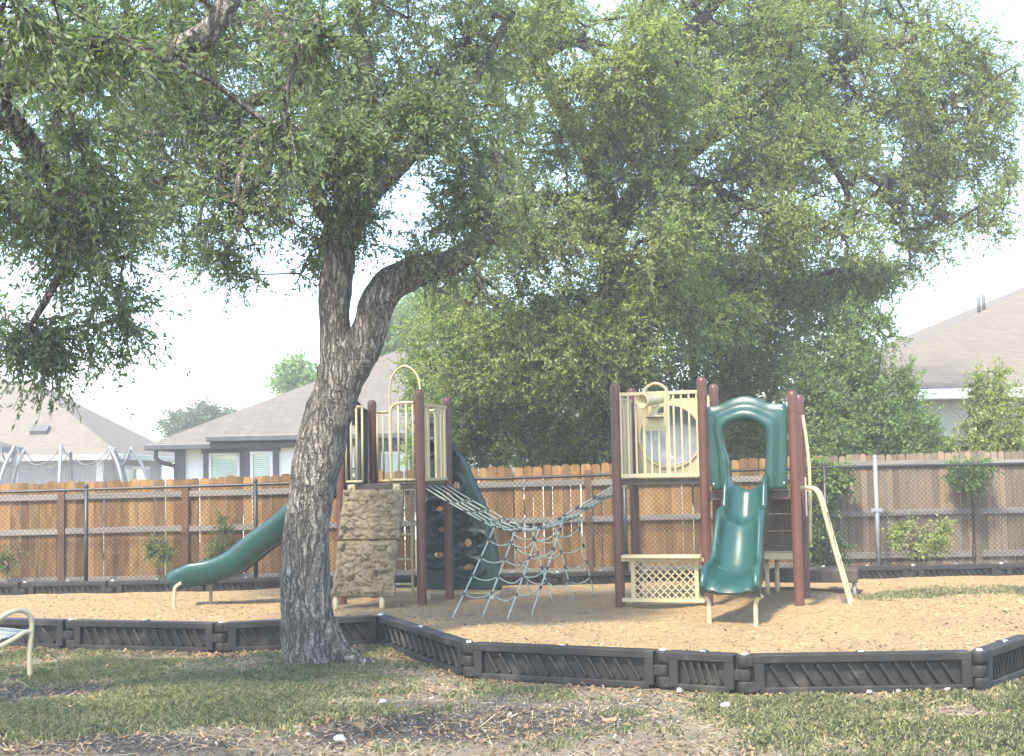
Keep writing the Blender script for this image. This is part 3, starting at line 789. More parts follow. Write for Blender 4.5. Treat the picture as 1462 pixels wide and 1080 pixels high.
# side slide towards the left
so = Lp(-.02, .5); ex = Vector((-4.12, 16.55, 0)); sd = ex - so; sl = sd.length
s_l = slide(LT, so, sd, [(0, 1.53), (.12, 1.52), (.36, 1.36), (.87, .93), (1.12, .76), (1.42, .53), (1.72, .40), (2.05, .355), (sl - .05, .345), (sl, .31)], .22, .25, 'side_slide', .02, .03, .62)
hood(LT, lambda s, z, d: Lp(-.03 - d, 1 - s, z), .14, 'side_slide_hood')
for px, py, Yv in ((249, 869, 16.2), (301, 863, 16.75)):
    g = P(px, py, Yv); b = MB()
    b.tube(arc_tube([(g.x, g.y, -.05), (g.x, g.y, .2), (g.x + .01, g.y, .33), (g.x + .08, g.y + .02, .39)]), .022, 10); b.build('slide_leg', M['tan'], s_l)
# dark green climbing wall at the back right corner
def climb_wall():
    zs = [.20, .24, .64, 1.25, 1.83, 2.10, 2.30, 2.38]; ar = [1.60, 1.62, 1.575, 1.43, 1.16, .95, .77, .66]
    holes = [(650, 693, .055, .075, .13, .13, 1), (621, 727, .07, .05, .16, .12, 1), (627, 756, .06, .05, .13, .14, 1), (668, 775, .06, .07, .20, .15, 1), (622, 793, .08, .05, .21, .15, 1),
             (669, 810, .09, .05, .22, .13, 1), (641, 652, .05, .06, .12, .12, 0), (660, 736, .05, .06, .15, .13, 0), (690, 770, .04, .04, .09, .09, 0), (612, 640, .04, .05, .1, .1, 0)]
    HL = []
    for px, py, rx, rz, Rx, Rz, t in holes:
        q = P(px, py, 16.8); a = (q - L0 - DD * 1.2).dot(RD); HL.append((a, q.z, rx, rz, Rx, Rz, t))
    nu, nv = 70, 130; idx = {}; b = MB(); vs = []; fs = []
    for j in range(nv + 1):
        z = .20 + (2.38 - .20) * j / nv; rgt = float(np.interp(z, zs, ar)); lft = .62
        if 1.1 < z < 1.5: lft += .04 * math.sin((z - 1.1) / .4 * PI)
        for i in range(nu + 1):
            a = lft + (rgt - lft) * i / nu; d = 0.0
            for ha, hz, rx, rz, Rx, Rz, t in HL:
                q = math.hypot((a - ha) / Rx, (z - hz) / Rz)
                if q < 1.25:
                    d += .055 * math.exp(-((q - .95) / .16) ** 2) - (.09 * (1 - q * q) if q < 1 else 0)
            e = min(i, nu - i) / nu
            d -= .05 * max(0, 1 - e / .05) ** 2
            idx[(i, j)] = len(vs); vs.append(Lp(a, 1.2 - d - .04, z))
    for j in range(nv):
        for i in range(nu):
            z = .20 + 2.18 * (j + .5) / nv; rgt = float(np.interp(z, zs, ar)); a = .62 + (rgt - .62) * (i + .5) / nu
            if any(t and math.hypot((a - ha) / rx, (z - hz) / rz) < .85 for ha, hz, rx, rz, Rx, Rz, t in HL): continue
            fs.append((idx[(i, j)], idx[(i + 1, j)], idx[(i + 1, j + 1)], idx[(i, j + 1)]))
    b.add(vs, fs, True); w = b.build('climbing_wall', M['dkgreen'], LT, solid=.035)
    c = MB(); c.bar(Lp(.62, 1.2, .17), Lp(1.60, 1.2, .17), .05, .05); c.build('base_rail', M['tan'], w)
    for a in (.66, 1.5):
        c = MB(); c.tube([Lp(a, 1.2, -.05), Lp(a, 1.2, .16)], .025, 10); c.build('base_leg', M['tan'], w)
climb_wall()

# ------------------------------------------------------------------ right tower
RT = thing('play_tower', 'right maroon post play tower with telescope panel and front slide', 'play structure', Rp(1, .5))
for a, b_, t in ((0, 0, 2.63), (1, 0, 2.66), (2, 0, 2.47), (0, 1, 2.63), (1, 1, 2.64), (2, 1, 2.48)): post(RT, Rp(a, b_), t)
b = MB(); b.box(Rp(.5, .5, 1.505), (.98, .97, .07), YAW); b.build('deck', M['deck'], RT, bevel=.008)
b = MB(); b.box(Rp(1.5, .5, 1.335), (.98, .97, .10), YAW); b.build('slide_deck', M['deck'], RT, bevel=.008)
# front barrier
b = MB()
for k in range(11):
    a = .06 + .0875 * k
    if .34 < a < .60: b.bar(Rp(a, -.01, 1.575), Rp(a, -.01, 2.13), .022, .022)
    else: b.bar(Rp(a, -.01, 1.575), Rp(a, -.01, 2.51), .022, .022)
for z, w in ((1.575, .045), (2.51, .04)): b.bar(Rp(.05, -.01, z), Rp(.95, -.01, z), w, w)
for a in (.33, .61): b.bar(Rp(a, -.01, 1.6), Rp(a, -.01, 2.5), .03, .03)
b.bar(Rp(.345, -.01, 2.10), Rp(.595, -.01, 2.10), .03, .04)
fb = b.build('front_barrier', M['tan'], RT, bevel=.004)
b = MB(); b.box(Rp(.47, -.022, 2.20), (.25, .02, .17), YAW); b.box(Rp(.36, -.022, 2.38), (.035, .02, .22), YAW); b.box(Rp(.58, -.022, 2.38), (.035, .02, .22), YAW)
b.build('telescope_plate', M['tan'], fb, bevel=.004)
tb = MB(); tc = Rp(.46, -.14, 2.43); tax = (Rp(.30, -.42, 2.40) - Rp(.52, 0, 2.45)).normalized()
tb.lathe([(0, -.20), (.05, -.20), (.055, -.12), (.062, .0), (.068, .14), (.074, .15), (.082, .16), (.085, .20), (.078, .205), (.07, .19), (.058, .16), (.0, .12)], tc, tax, 24)
tb.lathe([(.045, -.28), (.05, -.27), (.04, -.2)], tc, tax, 16)
tel = tb.build('telescope', M['tan'], RT)
b = MB(); b.box(Rp(.47, -.09, 2.30), (.06, .08, .12), YAW); b.box(Rp(.47, -.09, 2.245), (.17, .12, .018), YAW); b.bar(Rp(.43, -.1, 2.25), Rp(.53, -.08, 2.38), .03, .05); b.build('yoke', M['tan'], tel, bevel=.006)
b = MB(); b.box(Rp(.47, -.09, 2.232), (.19, .13, .008), YAW); b.build('yoke_plate', M['pipe'], tel)
b = MB(); b.tube(arc_tube([Rp(.335, -.01, 2.50), Rp(.36, -.01, 2.57), Rp(.47, -.01, 2.625), Rp(.58, -.01, 2.57), Rp(.605, -.01, 2.50)]), .018, 10); b.build('arch_handle', M['tan'], fb)
# left side wide slat barrier
b = MB()
for s, w in ((.12, .03), (.30, .14), (.52, .04), (.70, .14), (.88, .03)): b.box(Rp(0, s, 2.03), (.03, w, .88), YAW)
for z in (1.58, 2.48): b.bar(Rp(0, .06, z), Rp(0, .94, z), .035, .035)
b.build('slatted_barrier', M['tan'], RT, bevel=.005)
# bubble window panel at the back
def bubble_panel():
    ca, cz, r = .46, 2.05, .365; n = 64; rows = []
    for dd in (0.985, 1.02):
        pass
    def rect(th):
        c, s = math.cos(th), math.sin(th); hx0, hx1, hz0, hz1 = ca - .05, .95 - ca, cz - 1.57, 2.50 - cz
        k = 1e9
        if c > 1e-6: k = min(k, hx1 / c)
        if c < -1e-6: k = min(k, -hx0 / c)
        if s > 1e-6: k = min(k, hz1 / s)
        if s < -1e-6: k = min(k, -hz0 / s)
        return c * k, s * k
    ring = []
    for k in range(n):
        th = 2 * PI * k / n; x, z = rect(th)
        ring.append([(ca + x, cz + z), (ca + (r + .03) * math.cos(th), cz + (r + .03) * math.sin(th)), (ca + r * math.cos(th), cz + r * math.sin(th))])
    A = [[Rp(p[0], 1.0 - d, p[1]) for p, d in ((q[0], -.03), (q[0], .0), (q[1], .0), (q[1], .02), (q[2], .02), (q[2], -.03), (q[0], -.03))] for q in ring]
    A.append(A[0]); b = MB(); b.grid(A, smooth=False); pn = b.build('window_panel', M['tan'], RT)
    D = []
    for i in range(11):
        q = i / 10 * PI / 2
        D.append([Rp(ca + r * .99 * math.cos(q) * math.cos(2 * PI * k / n), 1.0 + .17 * math.sin(q), cz + r * .99 * math.cos(q) * math.sin(2 * PI * k / n)) for k in range(n)])
    b = MB(); b.grid(D, closed=True); b.build('bubble_window', M['bubble'], pn)
bubble_panel()
# hood, front slide and grab tubes
hood(RT, lambda s, z, d: Rp(1 + s, -.03 - d, z))
fo = Rp(1.49, -.02); fe = Vector((2.15, 13.50, 0)); fd = fe - fo; fl = fd.length
s_f = slide(RT, fo, fd, [(-.10, 1.39), (.08, 1.39), (.14, 1.365), (.25, 1.14), (.31, 1.075), (.40, 1.045), (.56, 1.03), (.63, .985), (.84, .69), (.93, .585), (1.02, .53), (fl - .12, .47), (fl - .04, .44), (fl + .01, .385)], .162, .19, 'front_slide', .06, .07)
for s in (-1, 1):
    g = fo + fd.normalized() * (fl - .10) + Vector((fd.normalized().y, -fd.normalized().x, 0)) * (.235 * s)
    b = MB(); b.tube(arc_tube([g + UP * -.05, g + UP * .2, g + UP * .30 + RD * (-.01 * s), g + UP * .36 + RD * (-.07 * s)]), .024, 10); b.build('slide_leg', M['tan'], s_f)
b = MB(); b.tube([Rp(1.06, .02, 1.45), Rp(1.06, .02, 2.46)], .018, 8); b.box(Rp(1.02, .02, 2.46), (.10, .03, .03), YAW); b.build('grab_bar', M['tan'], RT)
b = MB(); b.tube(arc_tube([Rp(2.01, .08, 1.36), Rp(2.01, .08, 2.0), Rp(2.01, .10, 2.38), Rp(2.01, .2, 2.42)]), .018, 8); b.build('grab_bar', M['tan'], RT)
b = MB(); b.tube(arc_tube([Rp(2.04, .97, 2.25), Rp(2.08, .95, 1.9), Rp(2.10, .92, 1.5), Rp(2.08, .9, .75)]), .02, 8); b.build('grab_bar', M['tan'], RT)
b = MB(); b.box(Rp(2.065, .72, 1.30), (.012, .07, .44), YAW); b.build('sign_strip', M['white'], RT)
# arch ladder down the right side
b = MB()
for s in (.28, .72):
    b.tube(arc_tube([Rp(2.02, s, 1.40), Rp(2.13, s, 1.405), Rp(2.20, s, 1.37), Rp(2.25, s, 1.26), Rp(2.36, s, .80), Rp(2.47, s, .36), Rp(2.56, s, -.03)]), .021, 10)
lad = b.build('arch_ladder', M['tan'], RT)
for t in (1.13, .86, .59, .32):
    a = np.interp(t, [.36, .80, 1.26], [2.47, 2.36, 2.27]); b = MB(); b.tube([Rp(a, .28, t), Rp(a, .72, t)], .017, 8); b.build('rung', M['tan'], lad)
# shop counter with lattice below the deck
b = MB(); b.box(Rp(.5, -.06, .665), (.90, .20, .04), YAW); b.build('counter_top', M['tan'], RT, bevel=.01)
b = MB()
for z in (.175, .63): b.bar(Rp(.03, -.03, z), Rp(.97, -.03, z), .03, .045)
for a in (.16, .88): b.bar(Rp(a, -.03, .19), Rp(a, -.03, .62), .03, .045)
n = 13
for k in range(-5, 10):
    for sg in (1, -1):
        x0 = .175 + k * .0862; pts2 = []
        a0, z0_, a1, z1_ = (x0, .195, x0 + .42, .615) if sg > 0 else (x0 + .42, .195, x0, .615)
        def clip(a0, z0, a1, z1):
            lo, hi = .175, .865
            if (a0 < lo and a1 < lo) or (a0 > hi and a1 > hi): return None
            def cut(aA, zA, aB, zB):
                if aA < lo: t = (lo - aA) / (aB - aA); return lo, zA + t * (zB - zA)
                if aA > hi: t = (hi - aA) / (aB - aA); return hi, zA + t * (zB - zA)
                return aA, zA
            p = cut(a0, z0, a1, z1); q = cut(a1, z1, a0, z0)
            return (*p, *q) if abs(p[0] - q[0]) > .01 else None
        c = clip(a0, z0_, a1, z1_)
        if c: b.bar(Rp(c[0], -.03 + .004 * sg, c[1]), Rp(c[2], -.03 + .004 * sg, c[3]), .012, .03, DD)
b.build('lattice_panel', M['tan'], RT)
# steps behind the slide deck and the low transfer step
for z0, z1, d in ((1.10, 1.29, 1.0), (.90, 1.09, 1.02), (.66, .89, 1.04)):
    b = MB(); b.box(Rp(1.62, d, (z0 + z1) / 2), (.72, .05, z1 - z0), YAW); b.build('step_riser', M['deck'], RT, bevel=.006)
b = MB(); b.bar(Rp(1.25, 1.0, .60), Rp(1.97, 1.0, .60), .05, .075); b.build('step_beam', M['tan'], RT)
for a, d in ((1.54, 1.25), (1.64, 1.45)):
    b = MB(); b.tube([Rp(a, d, -.05), Rp(a, d, .60)], .026, 10); b.build('step_leg', M['tan'], RT)
b = MB(); b.box(Rp(1.60, 1.5, .58), (.72, .9, .05), YAW); b.build('step_tread', M['deck'], RT, bevel=.006)
b = MB(); b.box(Rp(2.05, 2.0, .31), (1.05, .62, .15), YAW); st = b.build('transfer_step', M['deck'], RT, bevel=.01)
for a in (1.6, 2.53):
    b = MB(); b.tube([Rp(a, 1.76, -.05), Rp(a, 1.76, .30)], .024, 10); b.build('transfer_leg', M['galv'], st)

# ------------------------------------------------------------------ rope net bridge slung between the towers
A0, A1, B0, B1 = Lp(1.01, .06, 1.50), Lp(1.01, .95, 1.50), Rp(0, .06, 1.50), Rp(0, .95, 1.50)
def sag(u):
    return float(np.interp(u, [0, .12, .25, .36, .5, .64, .75, .88, 1], [0, .17, .34, .48, .535, .47, .33, .16, 0]))
US = spline([(0, sag(0)), (.12, sag(.12)), (.25, sag(.25)), (.36, sag(.36)), (.5, sag(.5)), (.64, sag(.64)), (.75, sag(.75)), (.88, sag(.88)), (1, 0)], 6)
def brp(u, s):
    z = float(np.interp(u, US[:, 0], US[:, 1]))
    p = (A0.lerp(A1, s)).lerp(B0.lerp(B1, s), u); return p - UP * (z + .02 * math.sin(s * PI) * (1 if .1 < u < .9 else 0))
NB = thing('rope_bridge', 'pale green rope net bridge sagging between the two play towers', 'rope bridge', (A0 + B1) / 2 * 1.0 - UP * 1.4)
deckn = MB(); jn = []
for s in (0, .25, .5, .75, 1): deckn.tube([brp(u, s) for u in np.linspace(0, 1, 30)], .0092, 7)
def joint(lst, p, d): lst.append((p, Vector(d).normalized()))
def clamps(lst, parent):
    for p, d in lst:
        b = MB(); b.lathe([(0, -.026), (.011, -.026), (.015, -.02), (.015, .02), (.011, .026), (0, .026)], p, d, 8); b.build('rope_clamp', M['joint'], parent)
for k, u in enumerate((.13, .22, .31, .40, .50, .60, .70, .79, .88)):
    deckn.tube([brp(u + .012 * math.sin(i * 3 + k), i / 12) - UP * .008 for i in range(13)], .0078, 7)
    for s in (0, .25, .5, .75, 1): joint(jn, brp(u, s), brp(u + .02, s) - brp(u - .02, s))
w = deckn.build('walkway_net', M['rope'], NB); clamps(jn, w)
def side_net(tops, feet, name):
    n = MB(); j = []; cols = []
    for t, f in zip(tops, feet):
        m1 = t.lerp(f, .5) - UP * .015
        pl = [Vector(q) for q in spline([t, m1, f], 10)]; cols.append(pl); n.tube(pl, .0092, 7)
        n.tube([f, f - UP * .10 + (f - t) * .03], .006, 6)
    for k, q in enumerate((3, 7, 11, 15)):
        pts3 = []
        for c in range(len(cols) - 1):
            a, b2 = cols[c][q], cols[c + 1][min(q + (c % 2), 19)]
            for t in (0, .25, .5, .75): pts3.append(a.lerp(b2, t) - UP * (.045 * math.sin(t * PI)))
        pts3.append(b2)
        n.tube(pts3, .0078, 7)
        for c in range(len(cols)): 
            d = cols[c][q + 1] - cols[c][q - 1]; joint(j, cols[c][q], d)
    for c in cols: joint(j, c[0], Vector((1, 0, .1)))
    o = n.build(name, M['rope'], NB); clamps(j, o)
tops = [brp(u, 0) for u in (.37, .475, .60, .725)]
feet = [G(px, py, .10) for px, py in ((646, 882), (690, 878), (725, 883), (760, 874))]
side_net(tops, feet, 'side_net')
tops = [brp(u, 1) for u in (.33, .45, .58, .70)]
feet = [G(px, py, .10) for px, py in ((759, 852), (788, 857), (819, 857), (849, 853))]
side_net(tops, feet, 'side_net')

# ================================================================== BENCH at the left edge
f0 = G(43, 966); bd = Vector((-.62, -.78, 0)); bl = Vector((-.80, .60, 0))
BN = thing('park_bench', 'tan tube park bench with grey wire seat, cut off at left edge', 'bench', f0)
def bench_end(off):
    o = f0 + bl * off; b = MB()
    q = lambda d, z: o + bd * d + UP * z
    b.tube(arc_tube([q(0, -.03), q(.005, .20), q(-.01, .37), q(-.01, .46), q(.03, .53), q(.11, .56), q(.24, .53), q(.40, .44), q(.50, .43)], 7), .022, 10)
    b.tube(arc_tube([q(-.005, .37), q(.06, .37), q(.18, .315), q(.34, .27), q(.50, .30), q(.60, .60), q(.66, .85)], 7), .021, 10)
    b.tube(arc_tube([q(.45, .28), q(.49, .15), q(.50, -.03)], 5), .022, 10)
    b.build('end_frame', M['bench'], BN)
bench_end(0); bench_end(1.5)
b = MB(); q = lambda d, z, l: f0 + bl * l + bd * d + UP * z
for k in range(70):
    l = .03 + 1.44 * k / 69; b.tube([q(.02, .385, l), q(.18, .345, l), q(.42, .315, l)], .004, 5)
for d, z in ((.02, .385), (.10, .365), (.18, .345), (.26, .335), (.34, .325), (.42, .315)): b.tube([q(d, z - .004, .02), q(d, z - .004, 1.48)], .007, 6)
b.build('seat', M['benchseat'], BN)
b = MB()
for k in range(70):
    l = .03 + 1.44 * k / 69; b.tube([q(.53, .38, l), q(.66, .84, l)], .004, 5)
for d, z in ((.53, .38), (.575, .53), (.62, .69), (.66, .84)): b.tube([q(d, z, .02), q(d, z, 1.48)], .008, 6)
b.build('backrest', M['benchseat'], BN)
# ================================================================== HOUSES BEHIND THE FENCE
def hip_roof(root, x0, x1, y0, y1, ze, slope, mat, trim, trim_h=.15):
    w, d = x1 - x0, y1 - y0
    if w >= d:
        h = d / 2; r0 = (x0 + h, y0 + h, ze + h * slope); r1 = (x1 - h, y0 + h, ze + h * slope)
        c = [(x0, y0, ze), (x1, y0, ze), (x1, y1, ze), (x0, y1, ze)]
        fs = [(0, 1, 5, 4), (1, 2, 5), (2, 3, 4, 5), (3, 0, 4)]
    else:
        h = w / 2; r0 = (x0 + h, y0 + h, ze + h * slope); r1 = (x0 + h, y1 - h, ze + h * slope)
        c = [(x0, y0, ze), (x1, y0, ze), (x1, y1, ze), (x0, y1, ze)]
        fs = [(0, 1, 4), (1, 2, 5, 4), (2, 3, 5), (3, 0, 4, 5)]
    b = MB(); b.add(c + [r0, r1], fs, rnd=.5)
    b.add([(p[0], p[1], p[2] - .03) for p in c], [(3, 2, 1, 0)], rnd=.5)
    ro = b.build('roof', mat, root)
    g = MB(); zt = ze - trim_h / 2 + .005
    g.box(((x0 + x1) / 2, y0 - .05, zt), (w + .1, .1, trim_h)); g.box(((x0 + x1) / 2, y1 + .05, zt), (w + .1, .1, trim_h))
    g.box((x0 - .05, (y0 + y1) / 2, zt), (.1, d, trim_h)); g.box((x1 + .05, (y0 + y1) / 2, zt), (.1, d, trim_h))
    g.build('gutter', trim, root, bevel=.02)
    return ro
def walls(root, x0, x1, y0, y1, z1, mat):
    b = MB(); b.box(((x0 + x1) / 2, (y0 + y1) / 2, z1 / 2 - .1), (x1 - x0, y1 - y0, z1 + .2)); return b.build('wall', mat, root)
def window_front(root, x0, x1, z0, z1, y, frame, trim=None, blinds=True, split=False):
    b = MB(); t = .07
    b.box(((x0 + x1) / 2, y - .04, z1 - t / 2), (x1 - x0, .09, t)); b.box(((x0 + x1) / 2, y - .04, z0 + t / 2), (x1 - x0, .09, t))
    for x in (x0 + t / 2, x1 - t / 2): b.box((x, y - .038, (z0 + z1) / 2), (t, .085, z1 - z0 - 2 * t - .004))
    if split: b.box(((x0 + x1) / 2, y - .036, (z0 + z1) / 2), (t, .08, z1 - z0 - 2 * t - .004))
    w = b.build('window', frame, root)
    p = MB(); p.box(((x0 + x1) / 2, y - .012, (z0 + z1) / 2), (x1 - x0 - 2 * t + .01, .02, z1 - z0 - 2 * t + .01)); p.build('pane', M['glass'], w)
    if blinds:
        s = MB(); n = int((z1 - z0 - .2) / .055)
        for k in range(n): s.bar((x0 + t + .03, y - .030, z0 + .1 + k * .055), (x1 - t - .03, y - .030, z0 + .1 + k * .055), .004, .045, (0, -1, .45))
        s.build('blind', M['blind'], w)
    if trim:
        s = MB(); tt = .15
        s.box(((x0 + x1) / 2, y - .03, z1 + tt / 2 + .003), (x1 - x0 + 2 * tt + .1, .09, tt))
        for x in (x0 - tt / 2 - .003, x1 + tt / 2 + .003): s.box((x, y - .028, (z0 + z1) / 2), (tt, .08, z1 - z0))
        s.build('trim', trim, w)
# middle house
H1 = thing('house', 'white house with dark trim and gutters behind the oak trunk', 'house', (-3, 42, 0))
hip_roof(H1, -9.75, 4.2, 35.5, 48.5, 2.62, .485, M['roof_grey'], M['darktrim'])
hip_roof(H1, -8.0, 3.6, 35.05, 48.0, 2.80, .47, M['roof_grey'], M['darktrim'])
walls(H1, -9.1, 3.4, 36.1, 48.0, 2.6, M['siding_white'])
walls(H1, -7.15, 3.0, 35.75, 37.0, 2.72, M['siding_white'])
b = MB(); b.box((-9.02, 36.06, 1.2), (.26, .14, 2.7)); b.build('corner_board', M['darktrim'], H1)
def wx(px, Y): return P(px, 660, Y).x
window_front(H1, wx(299, 36.1), wx(343, 36.1), .7, P(320, 647, 36.1).z, 36.1 - .002, M['white'], M['darktrim'])
window_front(H1, wx(358, 35.75), wx(390, 35.75), .7, P(370, 645, 35.75).z, 35.748, M['white'], M['darktrim'])
window_front(H1, wx(545, 35.75), wx(585, 35.75), .7, P(560, 645, 35.75).z, 35.748, M['white'], M['darktrim'])
b = MB(); b.tube(arc_tube([(-9.55, 35.6, 2.45), (-9.55, 35.62, 2.25), (-9.4, 35.8, 2.12), (-9.2, 36.0, 2.05), (-9.14, 36.03, 1.9), (-9.14, 36.03, 0)]), .06, 10); b.build('downspout', M['darktrim'], H1)
# left house
H2 = thing('house', 'grey house with tan hip roof behind the trampoline at left', 'house', (-22, 50, 0))
hip_roof(H2, -36, -13.6, 46, 55.6, 2.62, .62, M['roof_tan'], M['siding_cream'], .2)
walls(H2, -35.5, -14.45, 46.5, 54.6, 2.55, M['siding_grey'])
def window_side(root, y0, y1, z0, z1, x, frame):
    b = MB(); t = .12
    b.box((x + .04, (y0 + y1) / 2, z1 - t / 2), (.09, y1 - y0, t)); b.box((x + .04, (y0 + y1) / 2, z0 + t / 2), (.09, y1 - y0, t))
    for y in (y0 + t / 2, (y0 + y1) / 2, y1 - t / 2): b.box((x + .038, y, (z0 + z1) / 2), (.085, t, z1 - z0 - 2 * t - .004))
    w = b.build('window', frame, root)
    p = MB(); p.box((x + .012, (y0 + y1) / 2, (z0 + z1) / 2), (.02, y1 - y0 - .2, z1 - z0 - .2)); p.build('pane', M['glass'], w)
def ysd(px): return 1900 * 14.45 / (731 - px)
window_side(H2, ysd(171), ysd(209), .9, 2.25, -14.45, M['white'])
b = MB(); b.box((-14.42, 46.48, 1.2), (.2, .2, 2.6)); b.box((-14.42, ysd(227), 1.2), (.12, .3, 2.6)); b.build('corner_board', M['white'], H2)
b = MB(); g = P(57, 627, 47.4); b.box((g.x, 47.4, 2.62 + 1.4 * .62 + .08), (.6, .45, .14), mat=Matrix.Rotation(math.radians(30), 3, 'X')); b.build('roof_vent', M['pipe'], H2)
# right house
H3 = thing('house', 'house with large brown shingle roof at right, grey wall above fence', 'house', (16, 34, 0))
hip_roof(H3, 6.5, 30, 28.5, 51, 3.28, .41, M['roof_tan'], M['white'], .22)
walls(H3, 7.15, 29.4, 29.15, 50.4, 3.2, M['siding_cream'])
for px, d in ((1398, 0), (1405, .3)):
    g = P(px, 447, 34.6 + d); zz = 3.28 + .41 * (g.y - 28.5) ; zz = min(zz, 3.28 + .41 * (g.x - 6.5)); b = MB()
    b.tube([(g.x, g.y, zz - .1), (g.x, g.y, zz + .40)], .045, 10); b.build('vent_pipe', M['pipe'], H3)

# gazebo roof corner at the far left
GZ = thing('gazebo', 'pale metal gazebo corner with white post at left edge', 'gazebo', (-12.5, 30, 0))
b = MB(); gx = P(30, 640, 32.4).x; z1 = P(10, 634, 29).z
b.add([(gx - 3.4, 29, z1), (gx, 29, z1), (gx, 32.4, z1), (gx - 3.4, 32.4, z1), (gx - 1.7, 30.7, z1 + .75)], [(0, 1, 4), (1, 2, 4), (2, 3, 4), (3, 0, 4), (3, 2, 1, 0)])
b.build('roof', M['roof_grey'], GZ)
b = MB(); b.box((gx - 1.7, 28.97, z1 - .06), (3.5, .06, .14)); b.box((gx + .03, 30.7, z1 - .06), (.06, 3.4, .14)); b.build('roof_edge', M['galv'], GZ)
for x, y in ((gx - .12, 29.1), (gx - 3.3, 29.1), (gx - .12, 32.3)):
    b = MB(); b.box((x, y, z1 / 2 - .05), (.13, .13, z1)); b.build('post', M['white'], GZ)
# trampoline
tcx, tcy, tr = P(92, 660, 29.5).x, 29.6, 1.75
TR = thing('trampoline', 'round trampoline with silver net poles seen above the fence', 'trampoline', (tcx, tcy, 0))
n = 8; tips = []
for k in range(n):
    th = 2 * PI * (k + .32) / n; d = Vector((math.cos(th), math.sin(th), 0)); c = Vector((tcx, tcy, 0))
    b = MB(); zt = 2.42 + random.uniform(-.05, .05)
    tip = c + d * (tr - .38) + UP * zt; tips.append(tip)
    b.tube(arc_tube([c + d * (tr + .06), c + d * (tr + .06) + UP * .8, c + d * (tr + .03) + UP * 1.5, c + d * (tr - .12) + UP * 2.0, tip]), .038, 10); b.build('net_pole', M['galv'], TR)
b = MB()
b.lathe([(tr - .28, .88), (tr + .05, .88), (tr + .05, .82), (tr - .28, .82), (tr - .28, .88)], (tcx, tcy, 0), n=40); b.build('edge_pad', M['darktrim'], TR)
b = MB(); b.lathe([(0, .86), (tr - .27, .86)], (tcx, tcy, 0), n=40); b.build('jump_mat', M['joint'], TR)
b = MB(); top = []
for k in range(n):
    a, c2 = tips[k], tips[(k + 1) % n]
    for t in np.linspace(0, 1, 10)[:-1]: top.append(a.lerp(c2, t) - UP * (.42 * math.sin(t * PI) ** .8))
N = len(top)
b.tube(top + [top[0]], .014, 5)
for i in range(N):
    th = math.atan2(top[i].y - tcy, top[i].x - tcx); lo = Vector((tcx + (tr - .2) * math.cos(th), tcy + (tr - .2) * math.sin(th), .9))
    for s in (0, .5):
        q = top[i].lerp(top[(i + 1) % N], s); b.tube([q, lo], .003, 4, False)
for k in range(1, 22):
    f = k / 22; ring = []
    for i in range(N):
        th = math.atan2(top[i].y - tcy, top[i].x - tcx); lo = Vector((tcx + (tr - .2) * math.cos(th), tcy + (tr - .2) * math.sin(th), .9)); ring.append(lo.lerp(top[i], f))
    b.tube(ring + [ring[0]], .003, 4, False)
b.build('safety_net', M['mesh'], TR)

# ================================================================== TREES
def nprisms(segs, sides=5):
    """segs: list of (p, q, rp, rq) -> quads (M, 4, 3)."""
    p = np.array([s[0] for s in segs]); q = np.array([s[1] for s in segs]); rp = np.array([s[2] for s in segs])[:, None]; rq = np.array([s[3] for s in segs])[:, None]
    d = q - p; d /= np.maximum(np.linalg.norm(d, axis=1)[:, None], 1e-6)
    ref = np.where(np.abs(d[:, 2:3]) < .9, np.array([[0, 0, 1.]]), np.array([[1., 0, 0]]))
    a = np.cross(d, ref); a /= np.linalg.norm(a, axis=1)[:, None]; b = np.cross(d, a)
    out = []
    for k in range(sides):
        t0, t1 = 2 * PI * k / sides, 2 * PI * (k + 1) / sides
        e0 = a * math.cos(t0) + b * math.sin(t0); e1 = a * math.cos(t1) + b * math.sin(t1)
        out.append(np.stack([p + e0 * rp, p + e1 * rp, q + e1 * rq, q + e0 * rq], 1))
    return np.concatenate(out)

def leaf_quads(pos, d, L, W, fold=.25):
    N = len(pos); d = d / np.maximum(np.linalg.norm(d, axis=1)[:, None], 1e-6)
    rv = rng.normal(size=(N, 3)); s = np.cross(d, rv); s /= np.maximum(np.linalg.norm(s, axis=1)[:, None], 1e-6); up = np.cross(s, d)
    L = L[:, None]; W = W[:, None]
    m = pos + d * L * .48
    return np.stack([pos, m + s * W / 2 + up * W * fold, pos + d * L - up * L * .12, m - s * W / 2 + up * W * fold], 1)

